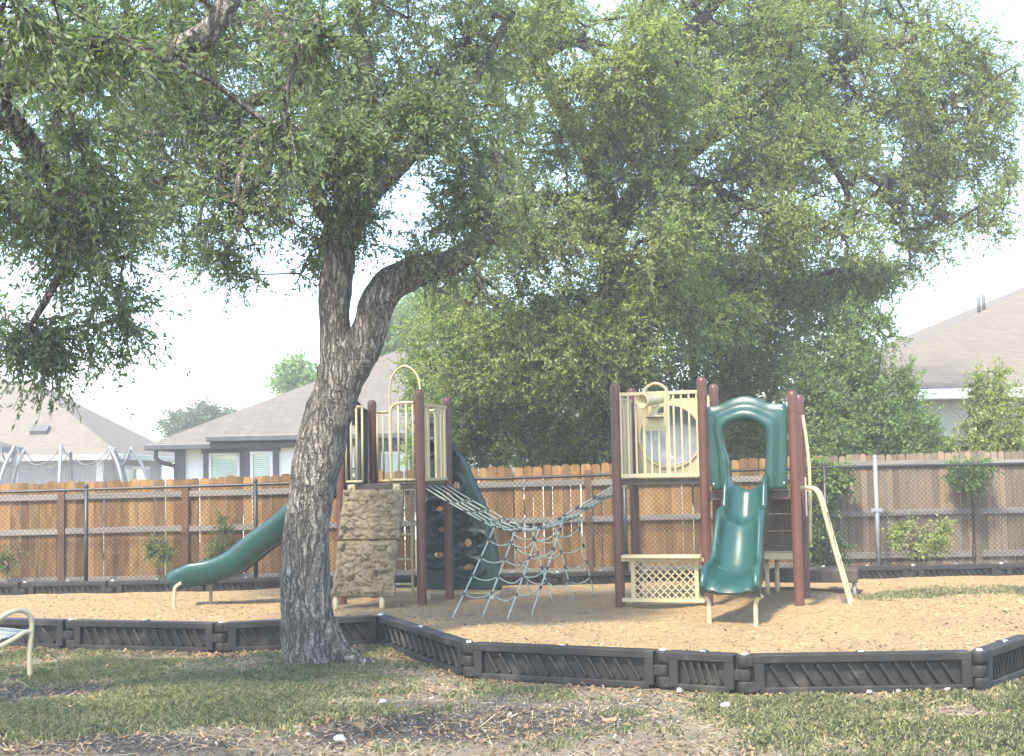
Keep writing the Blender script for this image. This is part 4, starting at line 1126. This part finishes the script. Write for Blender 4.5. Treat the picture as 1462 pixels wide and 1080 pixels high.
def grow(limbs, clusters, r_tip=.004, step=.35, power=.46, rmax=.06):
    """Connect every leaf cluster to the nearest wood already grown; returns branch segments and each cluster's direction."""
    nodes = []; par = []; isl = []
    for pts, rad in limbs:
        for p in pts: nodes.append(p); par.append(-1); isl.append(True)
    cap = len(nodes) + len(clusters) * 9 + 10
    A = np.zeros((cap, 3)); n = len(nodes); A[:n] = np.array(nodes)
    C = np.array(clusters)
    dist = np.array([np.min(np.sum((A[:n] - c) ** 2, axis=1)) for c in C])
    order = np.argsort(dist); ends = np.zeros(len(C), int); dirs = np.zeros((len(C), 3))
    for ci in order:
        c = C[ci]; k = int(np.argmin(np.sum((A[:n] - c) ** 2, axis=1))); s = A[k].copy(); D = np.linalg.norm(c - s)
        m = max(1, min(8, int(D / step))); last = k
        for j in range(1, m + 1):
            t = j / m; q = s + (c - s) * t
            if j < m: q = q + rng.normal(0, .05 * D / m + .01, 3) + np.array([0, 0, .10 * D * math.sin(t * PI)])
            A[n] = q; par.append(last); isl.append(False); last = n; n += 1
        ends[ci] = last; dd = A[last] - A[par[last]] if par[last] >= 0 else c - s
        dirs[ci] = dd / max(1e-6, np.linalg.norm(dd))
    cnt = np.zeros(n); cnt[ends] += 1
    for i in range(n - 1, -1, -1):
        if not isl[i] and par[i] >= 0: cnt[par[i]] += cnt[i]
    rad = np.minimum(rmax, r_tip * np.maximum(cnt, 1) ** power)
    segs = [(A[par[i]], A[i], rad[i] if isl[par[i]] else rad[par[i]], rad[i]) for i in range(n) if not isl[i]]
    return segs, C, dirs

def blob_points(blobs, seed, gap=.0, gscale=1.1):
    out = []; r = random.Random(seed)
    for c, rad, n in blobs:
        c = Vector(c); k = 0; tries = 0
        while k < n and tries < n * 30:
            tries += 1
            q = Vector((r.gauss(0, 1), r.gauss(0, 1), r.gauss(0, 1))).normalized() * (r.random() ** .42)
            p = c + Vector((q.x * rad[0], q.y * rad[1], q.z * rad[2]))
            if p.z < .15: continue
            if noise.noise(p * gscale + Vector((seed, 0, 0))) < gap - .25 + .2 * (1 - q.length): continue
            out.append(np.array(p)); k += 1
    return out

def foliage(C, dirs, twigs, per, tl, L, W, droop=.25, spread=.9):
    nC = len(C); T = nC * twigs
    cc = np.repeat(C, twigs, 0); dd = np.repeat(dirs, twigs, 0)
    td = dd * .55 + rng.normal(0, spread, (T, 3)) * .6; td[:, 2] -= droop * .4; td /= np.linalg.norm(td, axis=1)[:, None]
    tlen = tl * (.5 + rng.random(T))
    twig_end = cc + td * tlen[:, None]; twig_end[:, 2] -= droop * .35 * tlen
    n = T * per
    a = np.repeat(cc, per, 0); e = np.repeat(twig_end, per, 0); t = (rng.random(n) ** .8)[:, None]
    pos = a + (e - a) * t + rng.normal(0, .012, (n, 3))
    ld = np.repeat(td, per, 0) * .7 + rng.normal(0, .62, (n, 3)); ld[:, 2] -= droop * .5
    Ls = L * (.45 + 1.0 * rng.random(n) ** 1.3); Ws = W * (.7 + .6 * rng.random(n))
    rn = np.clip(np.repeat(np.repeat(rng.random(nC), twigs), per) * .45 + rng.random(n) * .55, 0, 1)
    q = leaf_quads(pos, ld, Ls, Ws)
    segs = list(zip(cc, twig_end, np.full(T, .0042), np.full(T, .0018)))
    return q, rn, segs

def limb_tube(mb, pts, rads, n=12, per=5, bumpy=.12):
    pr = spline([list(p) + [r] for p, r in zip(pts, rads)], per)
    P3 = [Vector(x[:3]) for x in pr]
    rows = []; a = (P3[1] - P3[0]).normalized().orthogonal().normalized()
    for i, c in enumerate(P3):
        t = (P3[min(i + 1, len(P3) - 1)] - P3[max(i - 1, 0)]).normalized(); a = (a - t * a.dot(t)).normalized(); b = t.cross(a)
        row = []
        for k in range(n):
            th = 2 * PI * k / n; d = a * math.cos(th) + b * math.sin(th); r = max(pr[i][3], .003)
            r *= 1 + bumpy * noise.noise((c + d * r) * 5.0) + bumpy * .5 * noise.noise((c + d * r) * 14.0)
            row.append(c + d * r)
        rows.append(row)
    mb.grid(rows, closed=True)
    return [np.array(p) for p in P3]

def tree(name, label, cat, base, limbs, blobs, leaf, bark, seed, twigs=6, per=12, tl=.32, L=.065, W=.026, droop=.25, gap=0., gscale=1.1, group=None, n=12, r_tip=.004, twig_wood=True, bumpy=.12, spread=.9, rmax=.06):
    root = thing(name, label, cat, base, 0, group)
    mb = MB(); L3 = []
    for pts, rads in limbs: L3.append((limb_tube(mb, pts, rads, n, 6, bumpy), rads))
    mb.build('trunk', M[bark], root)
    cl = blob_points(blobs, seed, gap, gscale)
    segs, C, dirs = grow(L3, cl, r_tip, rmax=rmax)
    q, rn, ts = foliage(C, dirs, twigs, per, tl, L, W, droop, spread)
    if twig_wood: bq = np.concatenate([nprisms(segs, 5), nprisms(ts, 3)])
    else: bq = nprisms(segs, 4)
    o = bulk('branches', bq, 4, M[bark], root); o.data.polygons.foreach_set('use_smooth', np.ones(len(o.data.polygons), bool))
    bulk('crown', q, 4, M[leaf], root, rnd=rn)
    return root
def pb(px, py, Z, rx, ry, rz, n):
    """A crown lobe seen at (px, py), Z metres off, half sizes in pixels across/up and metres deep."""
    k = Z / FPX; return (P(px, py, Z), (rx * k, rz, ry * k), n)
# ------------------------------------------------------------------ the leaning oak in front
ZA = 11.9
def Q(px, py, dz=0.0): return P(px, py, ZA + dz)
def prof(ys):   # left / right silhouette of the trunk -> centre + radius
    return [(Q((a + b) / 2, y), (b - a) / 2 * ZA / FPX) for y, a, b in ys]
main = prof([(975, 398, 492), (944, 403, 490), (900, 401, 477), (850, 401, 473), (800, 403, 470), (750, 405, 471), (700, 413, 478), (650, 420, 490), (600, 433, 501), (560, 447, 511), (525, 455, 522),
             (490, 456, 506), (450, 455, 499), (420, 455, 501), (385, 458, 506), (350, 461, 510), (320, 465, 520), (298, 480, 528), (262, 500, 540), (220, 508, 544), (160, 512, 544), (90, 506, 534), (10, 492, 516), (-90, 470, 490)])
limbA = [([m[0] for m in main], [m[1] for m in main])]
def limb(pts, r0, r1, Z=ZA, dzs=None):
    n = len(pts); return ([P(p[0], p[1], Z + (dzs[i] if dzs else 0)) for i, p in enumerate(pts)], [r0 + (r1 - r0) * i / (n - 1) for i in range(n)])
def limb2(pts, rads, dzs): return ([P(p[0], p[1], ZA + d) for p, d in zip(pts, dzs)], rads)
limbA.append(limb2([(490, 545), (512, 510), (528, 470), (540, 432), (560, 404), (600, 386), (640, 376), (678, 352), (705, 318), (715, 270), (705, 215)], [.165, .165, .165, .165, .155, .135, .12, .105, .085, .06, .035], [0, 0, -.03, -.05, -.05, -.05, 0, .1, .3, .6, .9]))
limbA.append(limb([(500, 345), (480, 322), (462, 300), (440, 250), (405, 205), (378, 190), (350, 225), (335, 290)], .10, .025, dzs=[0, 0, -.05, -.1, -.3, -.5, -.7, -.8]))
limbA.append(limb([(518, 285), (560, 245), (600, 205), (640, 160), (690, 90), (730, 20)], .11, .04, dzs=[0, .1, .3, .5, .8, 1.2]))
limbA.append(limb([(524, 240), (480, 200), (430, 120), (390, 60), (330, -20), (240, -120)], .10, .04, dzs=[0, .1, .2, .2, .1, 0]))
limbA.append(limb([(430, 120), (350, 150), (260, 190), (170, 180), (90, 170)], .075, .03, dzs=[.2, .8, 1.6, 2.4, 2.9]))
limbA.append(limb([(376, 190), (380, 240), (352, 275), (340, 330)], .075, .02, dzs=[-.5, -.5, -.6, -.7]))
for a0 in ((.50, -.05, .10), (-.16, .25, .08), (-.24, -.16, .07), (.12, -.24, .09), (.25, .25, .1)):   # root flare
    c = main[1][0]
    limbA.append(([Vector((c.x + a0[0] * .12, c.y + a0[1] * .12, .30)), Vector((c.x + a0[0] * .40, c.y + a0[1] * .40, .10)), Vector((c.x + a0[0] * .75, c.y + a0[1] * .75, .01)), Vector((c.x + a0[0] * 1.25, c.y + a0[1] * 1.25, -.06))], [.17, .13, a0[2] * .8, .03]))
blobsA = [pb(520, 225, 11.2, 60, 50, .4, 50), pb(585, 190, 11.3, 60, 50, .4, 44), pb(470, 200, 11.2, 60, 50, .4, 40), pb(715, 290, 11.8, 40, 60, .5, 24), pb(250, 230, 14.9, 150, 110, 1.0, 108), pb(90, 160, 14.9, 130, 120, 1.0, 79), pb(320, 110, 15.2, 130, 90, 1.0, 79), pb(230, 330, 14.8, 90, 50, .6, 29),
          pb(300, 300, 11.6, 120, 80, .9, 56), pb(420, 330, 12.0, 80, 70, .7, 26), pb(330, 360, 11.7, 70, 40, .6, 17), pb(560, 300, 12.0, 80, 60, .9, 30), pb(640, 290, 12.4, 70, 80, .9, 35),
          pb(620, 370, 12.2, 60, 40, .7, 20), pb(420, 210, 12, 130, 80, 1.1, 73), pb(570, 170, 12.2, 130, 90, 1.2, 91), pb(380, 90, 12, 150, 90, 1.2, 78), pb(560, 60, 12.3, 140, 90, 1.3, 91),
          pb(250, 190, 11.6, 110, 90, 1.0, 60), pb(220, 70, 11.6, 130, 90, 1.1, 56), pb(680, 160, 12.8, 70, 110, 1.0, 39), pb(690, 30, 12.9, 90, 70, 1.0, 35),
          (Q(430, -82), (2.8, 2.4, .9), 130), (Q(300, -181), (2.6, 2.4, 1.0), 99), (Q(640, -300, .5), (2.0, 2.0, 1.0), 86)]
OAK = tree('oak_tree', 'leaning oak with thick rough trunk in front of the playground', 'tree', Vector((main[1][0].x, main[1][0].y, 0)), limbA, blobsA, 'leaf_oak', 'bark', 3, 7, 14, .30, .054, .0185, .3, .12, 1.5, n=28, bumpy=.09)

# ------------------------------------------------------------------ big oak at the left, trunk outside the frame, branches hanging in
ZB = 8.6
bB = Vector((-6.3, 7.2, 0))
limbB = [([bB - UP * .1, bB + UP * .6, bB + Vector((.15, .1, 1.8)), bB + Vector((.4, .2, 3.0)), bB + Vector((.7, .3, 4.2)), bB + Vector((.9, .2, 5.6)), bB + Vector((1.0, 0, 7))], [.42, .34, .30, .27, .22, .16, .08]),
         ([bB + Vector((.4, .2, 3.0)), bB + Vector((1.2, .6, 3.7)), P(-30, 122, ZB), P(50, 104, ZB), P(110, 112, ZB), P(175, 88, ZB), P(240, 76, ZB), P(295, 48, ZB), P(335, -10, ZB), P(400, -90, ZB)], [.2, .17, .13, .12, .11, .10, .095, .085, .07, .05]),
         ([P(-30, 122, ZB), P(60, 230, ZB + .4), P(110, 330, ZB + .6), P(70, 420, ZB + .8), P(40, 470, ZB + .8)], [.10, .07, .045, .03, .015]),
         ([bB + Vector((.7, .3, 4.2)), Vector((-4.3, 4.6, 5.4)), Vector((-2.4, 3.0, 6.0)), Vector((-.6, 2.6, 6.4)), Vector((1.4, 2.3, 6.6))], [.18, .14, .11, .08, .04]),
         ([bB + Vector((.5, .25, 3.6)), Vector((-5.0, 9.5, 4.6)), Vector((-4.3, 11.5, 5.2))], [.15, .10, .05]),
         ([bB + Vector((.7, .3, 4.2)), Vector((-3.6, 7.2, 5.6)), Vector((-1.9, 7.0, 6.1))], [.18, .12, .05])]
blobsB = [pb(60, 330, 9.4, 110, 120, .9, 78), pb(40, 440, 9.6, 90, 70, .7, 33), pb(95, 470, 9.5, 55, 45, .4, 16), pb(175, 470, 9.3, 16, 45, .12, 7), pb(130, 400, 9.4, 70, 70, .6, 22), pb(120, 250, 9.2, 120, 90, .9, 48),
          pb(60, 60, 8.2, 150, 60, .8, 41), pb(250, 40, 8.6, 120, 60, .7, 26), pb(60, 30, 6.2, 90, 40, .4, 16), pb(150, 60, 6.4, 40, 40, .3, 10), pb(400, 190, 7.4, 22, 70, .2, 9), pb(430, 40, 7.6, 60, 50, .3, 14),
          (Vector((-4.4, 3.0, 5.8)), (2.6, 2.0, .9), 100), (Vector((-1.2, 2.4, 6.3)), (2.1, 1.7, .8), 75), (Vector((-3.0, 5.4, 6.0)), (2.2, 1.6, .8), 64), (Vector((1.3, 2.2, 6.5)), (1.8, 1.4, .8), 60), (Vector((-5.6, 9.0, 5.2)), (1.8, 2.0, .9), 60)]
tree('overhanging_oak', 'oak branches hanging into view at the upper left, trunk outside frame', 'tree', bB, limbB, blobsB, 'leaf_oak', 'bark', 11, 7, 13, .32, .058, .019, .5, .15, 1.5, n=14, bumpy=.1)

# ------------------------------------------------------------------ large sunlit oak behind the playground
ZC = 21.5
tC = P(884, 690, ZC)
limbC = [([Vector((tC.x, ZC, -.1)), P(884, 660, ZC), P(880, 540, ZC), P(876, 430, ZC - .2), P(872, 340, ZC - .5), P(850, 240, ZC - .8), P(800, 150, ZC - 1), P(765, 85, ZC - 1.2), P(720, 20, ZC - 1.3), P(690, -60, ZC - 1.4)], [.36, .30, .27, .25, .22, .18, .15, .125, .11, .07]),
         limb([(872, 340), (925, 255), (985, 215), (1045, 175), (1090, 150), (1130, 128), (1200, 90), (1290, 60)], .19, .06, ZC - .6, [0, 0, .2, .4, .8, 1.2, 1.6, 1.8]),
         limb([(850, 240), (870, 140), (900, 85), (950, 60), (1010, 20), (1060, -60)], .16, .07, ZC - .8, [0, -.2, -.4, -.6, -.6, -.6]),
         limb([(765, 85), (820, 60), (870, 88), (920, 92), (960, 60)], .095, .03, ZC - 1.2, [0, -.4, -.6, -.6, -.4]),
         limb([(925, 255), (1000, 260), (1080, 300), (1150, 310)], .12, .025, ZC - .6, [0, .4, 1.0, 1.4]),
         limb([(1130, 128), (1180, 220), (1210, 280), (1190, 330)], .10, .03, ZC + .2, [0, 0, 0, 0]),
         limb([(872, 340), (820, 300), (770, 280), (720, 300), (690, 340)], .12, .04, ZC - .6, [0, -.8, -1.2, -1.4, -1.4])]
blobsC = [pb(1400, 110, 22.8, 60, 70, .8, 50), pb(1430, 210, 22.8, 34, 70, .6, 34), pb(1405, 310, 22.6, 50, 36, .5, 26), pb(1350, 60, 22.8, 70, 60, .8, 50), pb(1445, 150, 23, 20, 40, .4, 10), pb(725, 70, 18.6, 60, 60, .6, 60), pb(800, 30, 18.6, 70, 40, .6, 60), pb(860, 110, 18.6, 80, 40, .6, 70), pb(940, 70, 18.6, 60, 50, .6, 60), pb(1180, 330, 21.5, 90, 50, .8, 80), pb(1080, 330, 21, 80, 50, .8, 90), pb(870, 480, 20.2, 90, 60, .8, 112), pb(760, 500, 20.6, 90, 60, .9, 100), pb(880, 590, 21.2, 60, 60, .7, 75), pb(800, 210, 20.0, 130, 90, 1.3, 223), pb(760, 340, 20.0, 110, 90, 1.2, 185), pb(900, 330, 19.8, 110, 90, 1.3, 185), pb(960, 170, 19.8, 130, 90, 1.4, 223), pb(1060, 90, 21.8, 140, 90, 1.5, 392),
          pb(1010, 290, 21.6, 120, 60, 1.2, 245), pb(1130, 220, 21.6, 120, 70, 1.3, 279), pb(1220, 130, 23.0, 130, 100, 1.4, 344), pb(1330, 170, 23.2, 95, 110, 1.2, 212), pb(1280, 290, 23.2, 90, 80, 1.1, 147), pb(1370, 270, 23.2, 50, 70, .8, 58),
          pb(1230, 370, 23.4, 70, 40, .8, 65), pb(1410, 200, 23.4, 40, 90, .7, 48), pb(1320, 370, 23.4, 35, 30, .5, 25), pb(1130, 30, 22.4, 130, 70, 1.2, 180), pb(900, 30, 21.5, 120, 50, 1.2, 58), pb(980, 20, 20.6, 80, 60, 1.0, 58), pb(1270, 20, 23.6, 90, 60, 1, 98),
          pb(860, 420, 20.6, 130, 60, 1.1, 126), pb(1090, 380, 23.0, 110, 50, 1.1, 130), pb(730, 430, 20.6, 80, 60, 1, 77), pb(690, 250, 20.4, 60, 80, .9, 48), pb(700, 120, 21.0, 60, 60, 1, 38),
          pb(880, 500, 20.8, 80, 50, .9, 87), pb(820, 530, 21.2, 90, 50, 1, 87), pb(980, 450, 20.8, 110, 50, 1, 107), pb(690, 520, 21.4, 90, 60, 1, 87), pb(640, 440, 21.4, 50, 50, .8, 33), pb(1180, 400, 23.8, 90, 40, .9, 98),
          (P(900, -180, 20), (4.0, 3.0, 1.6), 156), (P(1180, -140, 22.6), (3.0, 2.6, 1.3), 109)]
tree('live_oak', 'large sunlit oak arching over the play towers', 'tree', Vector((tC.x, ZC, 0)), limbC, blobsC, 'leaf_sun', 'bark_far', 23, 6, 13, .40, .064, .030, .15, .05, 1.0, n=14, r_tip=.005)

# ------------------------------------------------------------------ thick evergreens behind the fence
def bushy(name, label, px, Z, blobs, leaf, seed, stems, **kw):
    t = P(px, 660, Z); limbs = []
    for (x, y), r in stems:
        e = P(x, y, Z); m = Vector((t.x * .6 + e.x * .4, Z, e.z * .45))
        limbs.append(([Vector((t.x, Z, -.1)), Vector((t.x * .9 + e.x * .1, Z + .05, e.z * .2)), m, e], [r, r * .8, r * .6, r * .2]))
    return tree(name, label, 'tree' if 'tree' in name or 'oak' in name else 'shrub', Vector((t.x, Z, 0)), limbs, blobs, leaf, 'bark_far', seed, **kw)
big = dict(twigs=6, per=11, tl=.34, L=.075, W=.036, gscale=.9)
bushy('evergreen_tree', 'dense dark tree between the two play towers behind the fence', 720, 23.5,
      [pb(660, 640, 22.6, 70, 34, .8, 90), pb(760, 640, 22.6, 80, 34, .8, 100), pb(850, 640, 22.6, 60, 34, .8, 70), pb(700, 560, 23, 120, 110, 1.6, 300), pb(780, 520, 23, 90, 130, 1.5, 210), pb(640, 480, 23.4, 70, 70, 1.2, 100), pb(640, 600, 23, 40, 60, .9, 60), pb(830, 600, 23, 60, 70, 1.2, 120), pb(600, 540, 23.6, 28, 60, .6, 26)],
      'leaf_dark', 31, [((690, 480), .16), ((780, 460), .14), ((640, 500), .1), ((820, 560), .1)], **big)
bushy('evergreen_tree', 'tall dark tree behind the telescope panel and slide hood', 1010, 24.5,
      [pb(930, 645, 22.8, 70, 34, .8, 80), pb(1060, 640, 22.8, 90, 34, .8, 110), pb(1000, 500, 24, 130, 110, 1.7, 330), pb(1090, 460, 24, 130, 80, 1.5, 230), pb(930, 600, 24, 90, 80, 1.4, 170), pb(1050, 600, 24, 110, 80, 1.5, 220), pb(1190, 420, 24.4, 80, 60, 1.2, 100), pb(1000, 400, 24, 110, 50, 1.2, 130)],
      'leaf_dark', 37, [((980, 430), .18), ((1080, 430), .16), ((1170, 410), .1), ((930, 540), .1), ((1060, 560), .1)], **big)
bushy('elm_tree', 'bright green feathery young tree right of the slide tower', 1215, 21.6,
      [pb(1212, 470, 21.4, 24, 40, .5, 40), pb(1190, 520, 21.4, 34, 50, .7, 60), pb(1242, 530, 21.4, 32, 50, .7, 60), pb(1262, 480, 21.5, 12, 36, .3, 16), pb(1150, 540, 21.5, 24, 50, .6, 40), pb(1190, 600, 21.4, 70, 60, 1.0, 150),
       pb(1262, 600, 21.4, 50, 55, .9, 110), pb(1230, 645, 21.2, 90, 24, .7, 90), pb(1305, 610, 21.5, 26, 40, .5, 34), pb(1318, 640, 21.3, 34, 22, .6, 34), pb(1285, 550, 21.5, 16, 34, .4, 16)],
      'leaf_elm', 41, [((1215, 450), .08), ((1180, 520), .06), ((1260, 490), .06), ((1290, 590), .05), ((1150, 560), .05)], twigs=7, per=12, tl=.30, L=.062, W=.024, gscale=1.3, droop=.1)
bushy('sapling_tree', 'yellow green sapling above the grey fence at right', 1405, 21.0,
      [pb(1405, 610, 20.9, 30, 40, .5, 50), pb(1410, 560, 20.9, 20, 40, .35, 28), pb(1425, 530, 20.9, 9, 22, .15, 6), pb(1390, 645, 20.9, 36, 20, .5, 32), pb(1430, 575, 20.9, 14, 10, .2, 5)],
      'leaf_yellow', 43, [((1410, 530), .035), ((1390, 600), .025), ((1432, 575), .02)], twigs=6, per=11, tl=.24, L=.06, W=.026, gscale=1.6, droop=.1)
bushy('sapling_tree', 'yellow green sapling cut by the right picture edge', 1462, 21.0, [pb(1455, 625, 20.9, 26, 36, .5, 50), pb(1480, 590, 20.9, 26, 46, .5, 50)], 'leaf_yellow', 47, [((1455, 600), .03), ((1482, 560), .03)], twigs=6, per=11, tl=.24, L=.06, W=.026, gscale=1.6, droop=.1)
# small growth at the fence
bushy('fence_shrub', 'small yellow green shrub at the foot of the grey fence', 1312, 18.92, [pb(1292, 764, 18.86, 18, 15, .14, 17), pb(1325, 769, 18.86, 20, 16, .16, 20), pb(1311, 786, 18.88, 10, 14, .1, 7), pb(1344, 760, 18.86, 9, 10, .1, 5)], 'leaf_yellow', 53, [((1290, 760), .012), ((1330, 760), .012), ((1312, 770), .012)], twigs=6, per=10, tl=.14, L=.05, W=.022, gscale=2.5, r_tip=.002)
bushy('fence_vine', 'leafy vine spilling over the fence beside the slide tower', 1168, 19.4, [pb(1165, 690, 19.3, 30, 40, .15, 60), pb(1195, 680, 19.25, 26, 14, .12, 22), pb(1160, 760, 19.3, 22, 50, .12, 40), pb(1188, 790, 19.3, 14, 24, .1, 10)], 'leaf_elm', 59, [((1165, 660), .02), ((1190, 680), .012)], twigs=6, per=10, tl=.2, L=.06, W=.03, gscale=2., r_tip=.002, droop=.6)
bushy('fence_vine', 'short leafy vine hanging over the grey fence below the sapling', 1385, 19.4, [pb(1385, 672, 19.28, 30, 18, .12, 34), pb(1378, 692, 19.25, 14, 12, .08, 8)], 'leaf_elm', 61, [((1385, 668), .012)], twigs=6, per=10, tl=.16, L=.055, W=.028, gscale=2., r_tip=.002, droop=.6)
bushy('fence_weed', 'dark weed climbing the brown fence behind the side slide', 318, 19.3, [pb(318, 770, 19.25, 10, 30, .08, 14), pb(312, 790, 19.25, 14, 16, .08, 8)], 'leaf_dark', 67, [((318, 745), .008)], twigs=6, per=9, tl=.14, L=.05, W=.02, gscale=2., r_tip=.002)
bushy('fence_weed', 'dim weed at the foot of the brown fence left of side slide', 228, 19.3, [pb(228, 792, 19.25, 24, 18, .1, 20)], 'leaf_dark', 71, [((228, 780), .008)], twigs=6, per=9, tl=.14, L=.05, W=.02, gscale=2., r_tip=.002)
bushy('fence_weed', 'weed at the foot of the brown fence near left edge', 12, 19.3, [pb(12, 800, 19.25, 18, 16, .1, 12)], 'leaf_dark', 73, [((12, 785), .008)], twigs=6, per=9, tl=.14, L=.05, W=.02, gscale=2., r_tip=.002)
# far trees
far = dict(twigs=6, per=9, tl=.6, L=.16, W=.09, gscale=.5, twig_wood=False)
bushy('far_tree', 'grey green distant tree between the two left roofs', 285, 66, [pb(285, 600, 66, 34, 22, 2.0, 110), pb(255, 606, 66, 24, 14, 1.5, 40), pb(330, 604, 66, 34, 18, 1.6, 50)], 'leaf_far', 79, [((285, 595), .2), ((325, 600), .14)], **far)
bushy('far_tree', 'light green distant tree behind the white house roof, left of trunk', 432, 58, [pb(428, 540, 58, 34, 28, 1.6, 110), pb(450, 560, 58, 44, 30, 1.6, 100)], 'leaf_elm', 83, [((430, 535), .2)], **far)
bushy('far_tree', 'light green tree behind the house roof, right of trunk', 590, 52, [pb(585, 475, 52, 50, 40, 1.8, 160), pb(620, 455, 52, 60, 50, 1.8, 150), pb(560, 500, 52, 30, 20, 1.4, 40)], 'leaf_elm', 89, [((590, 470), .2), ((620, 450), .2)], **far)

# ================================================================== LIGHT, SKY, CAMERA
sun_dir = Vector((-.27, -.55, .79)).normalized()
sd_ = bpy.data.lights.new('sun', 'SUN'); sd_.energy = 2.4; sd_.angle = math.radians(5.0); sd_.color = (1.0, .89, .69)
so_ = bpy.data.objects.new('sun', sd_); COL.objects.link(so_); so_.rotation_euler = (-sun_dir).to_track_quat('-Z', 'Y').to_euler()
W = bpy.data.worlds.new('World'); S.world = W; W.use_nodes = True; nt = W.node_tree
sky = nt.nodes.new('ShaderNodeTexSky'); sky.sky_type = 'NISHITA'; sky.sun_disc = False
sky.sun_elevation = math.asin(sun_dir.z); sky.sun_rotation = math.atan2(sun_dir.x, sun_dir.y)
sky.air_density = 1.0; sky.dust_density = 1.0; sky.ozone_density = 1.0
bg = nt.nodes['Background']; bg.inputs[1].default_value = .15; nt.links.new(sky.outputs[0], bg.inputs[0])

hz, hnt, hout = nmat('haze_air')
vp = nd(hnt, 'ShaderNodeVolumePrincipled', in_Density=HAZE); vp.inputs['Color'].default_value = (.965, .97, .97, 1); hnt.links.new(vp.outputs[0], hout.inputs['Volume'])
if HAZE:
    b = MB(); b.box((0, 40, 6), (140, 110, 14.4)); tag(b.build('haze', hz), kind='stuff')

cam = bpy.data.cameras.new('camera'); co = bpy.data.objects.new('camera', cam); COL.objects.link(co)
cam.sensor_width = 36; cam.sensor_fit = 'HORIZONTAL'; cam.lens = FPX / 1462 * 36; cam.clip_end = 2000
mw = Matrix((CR, CU, -_f)).transposed().to_4x4(); mw.translation = CAM; co.matrix_world = mw
S.camera = co
S.render.engine = 'CYCLES'
S.view_settings.view_transform = 'Standard'; S.view_settings.look = 'None'
S.view_settings.exposure = 2.45; S.view_settings.gamma = 1
S.cycles.max_bounces = 9; S.cycles.diffuse_bounces = 8; S.cycles.transparent_max_bounces = 8; S.cycles.caustics_reflective = False; S.cycles.caustics_refractive = False
S.cycles.use_denoising = True
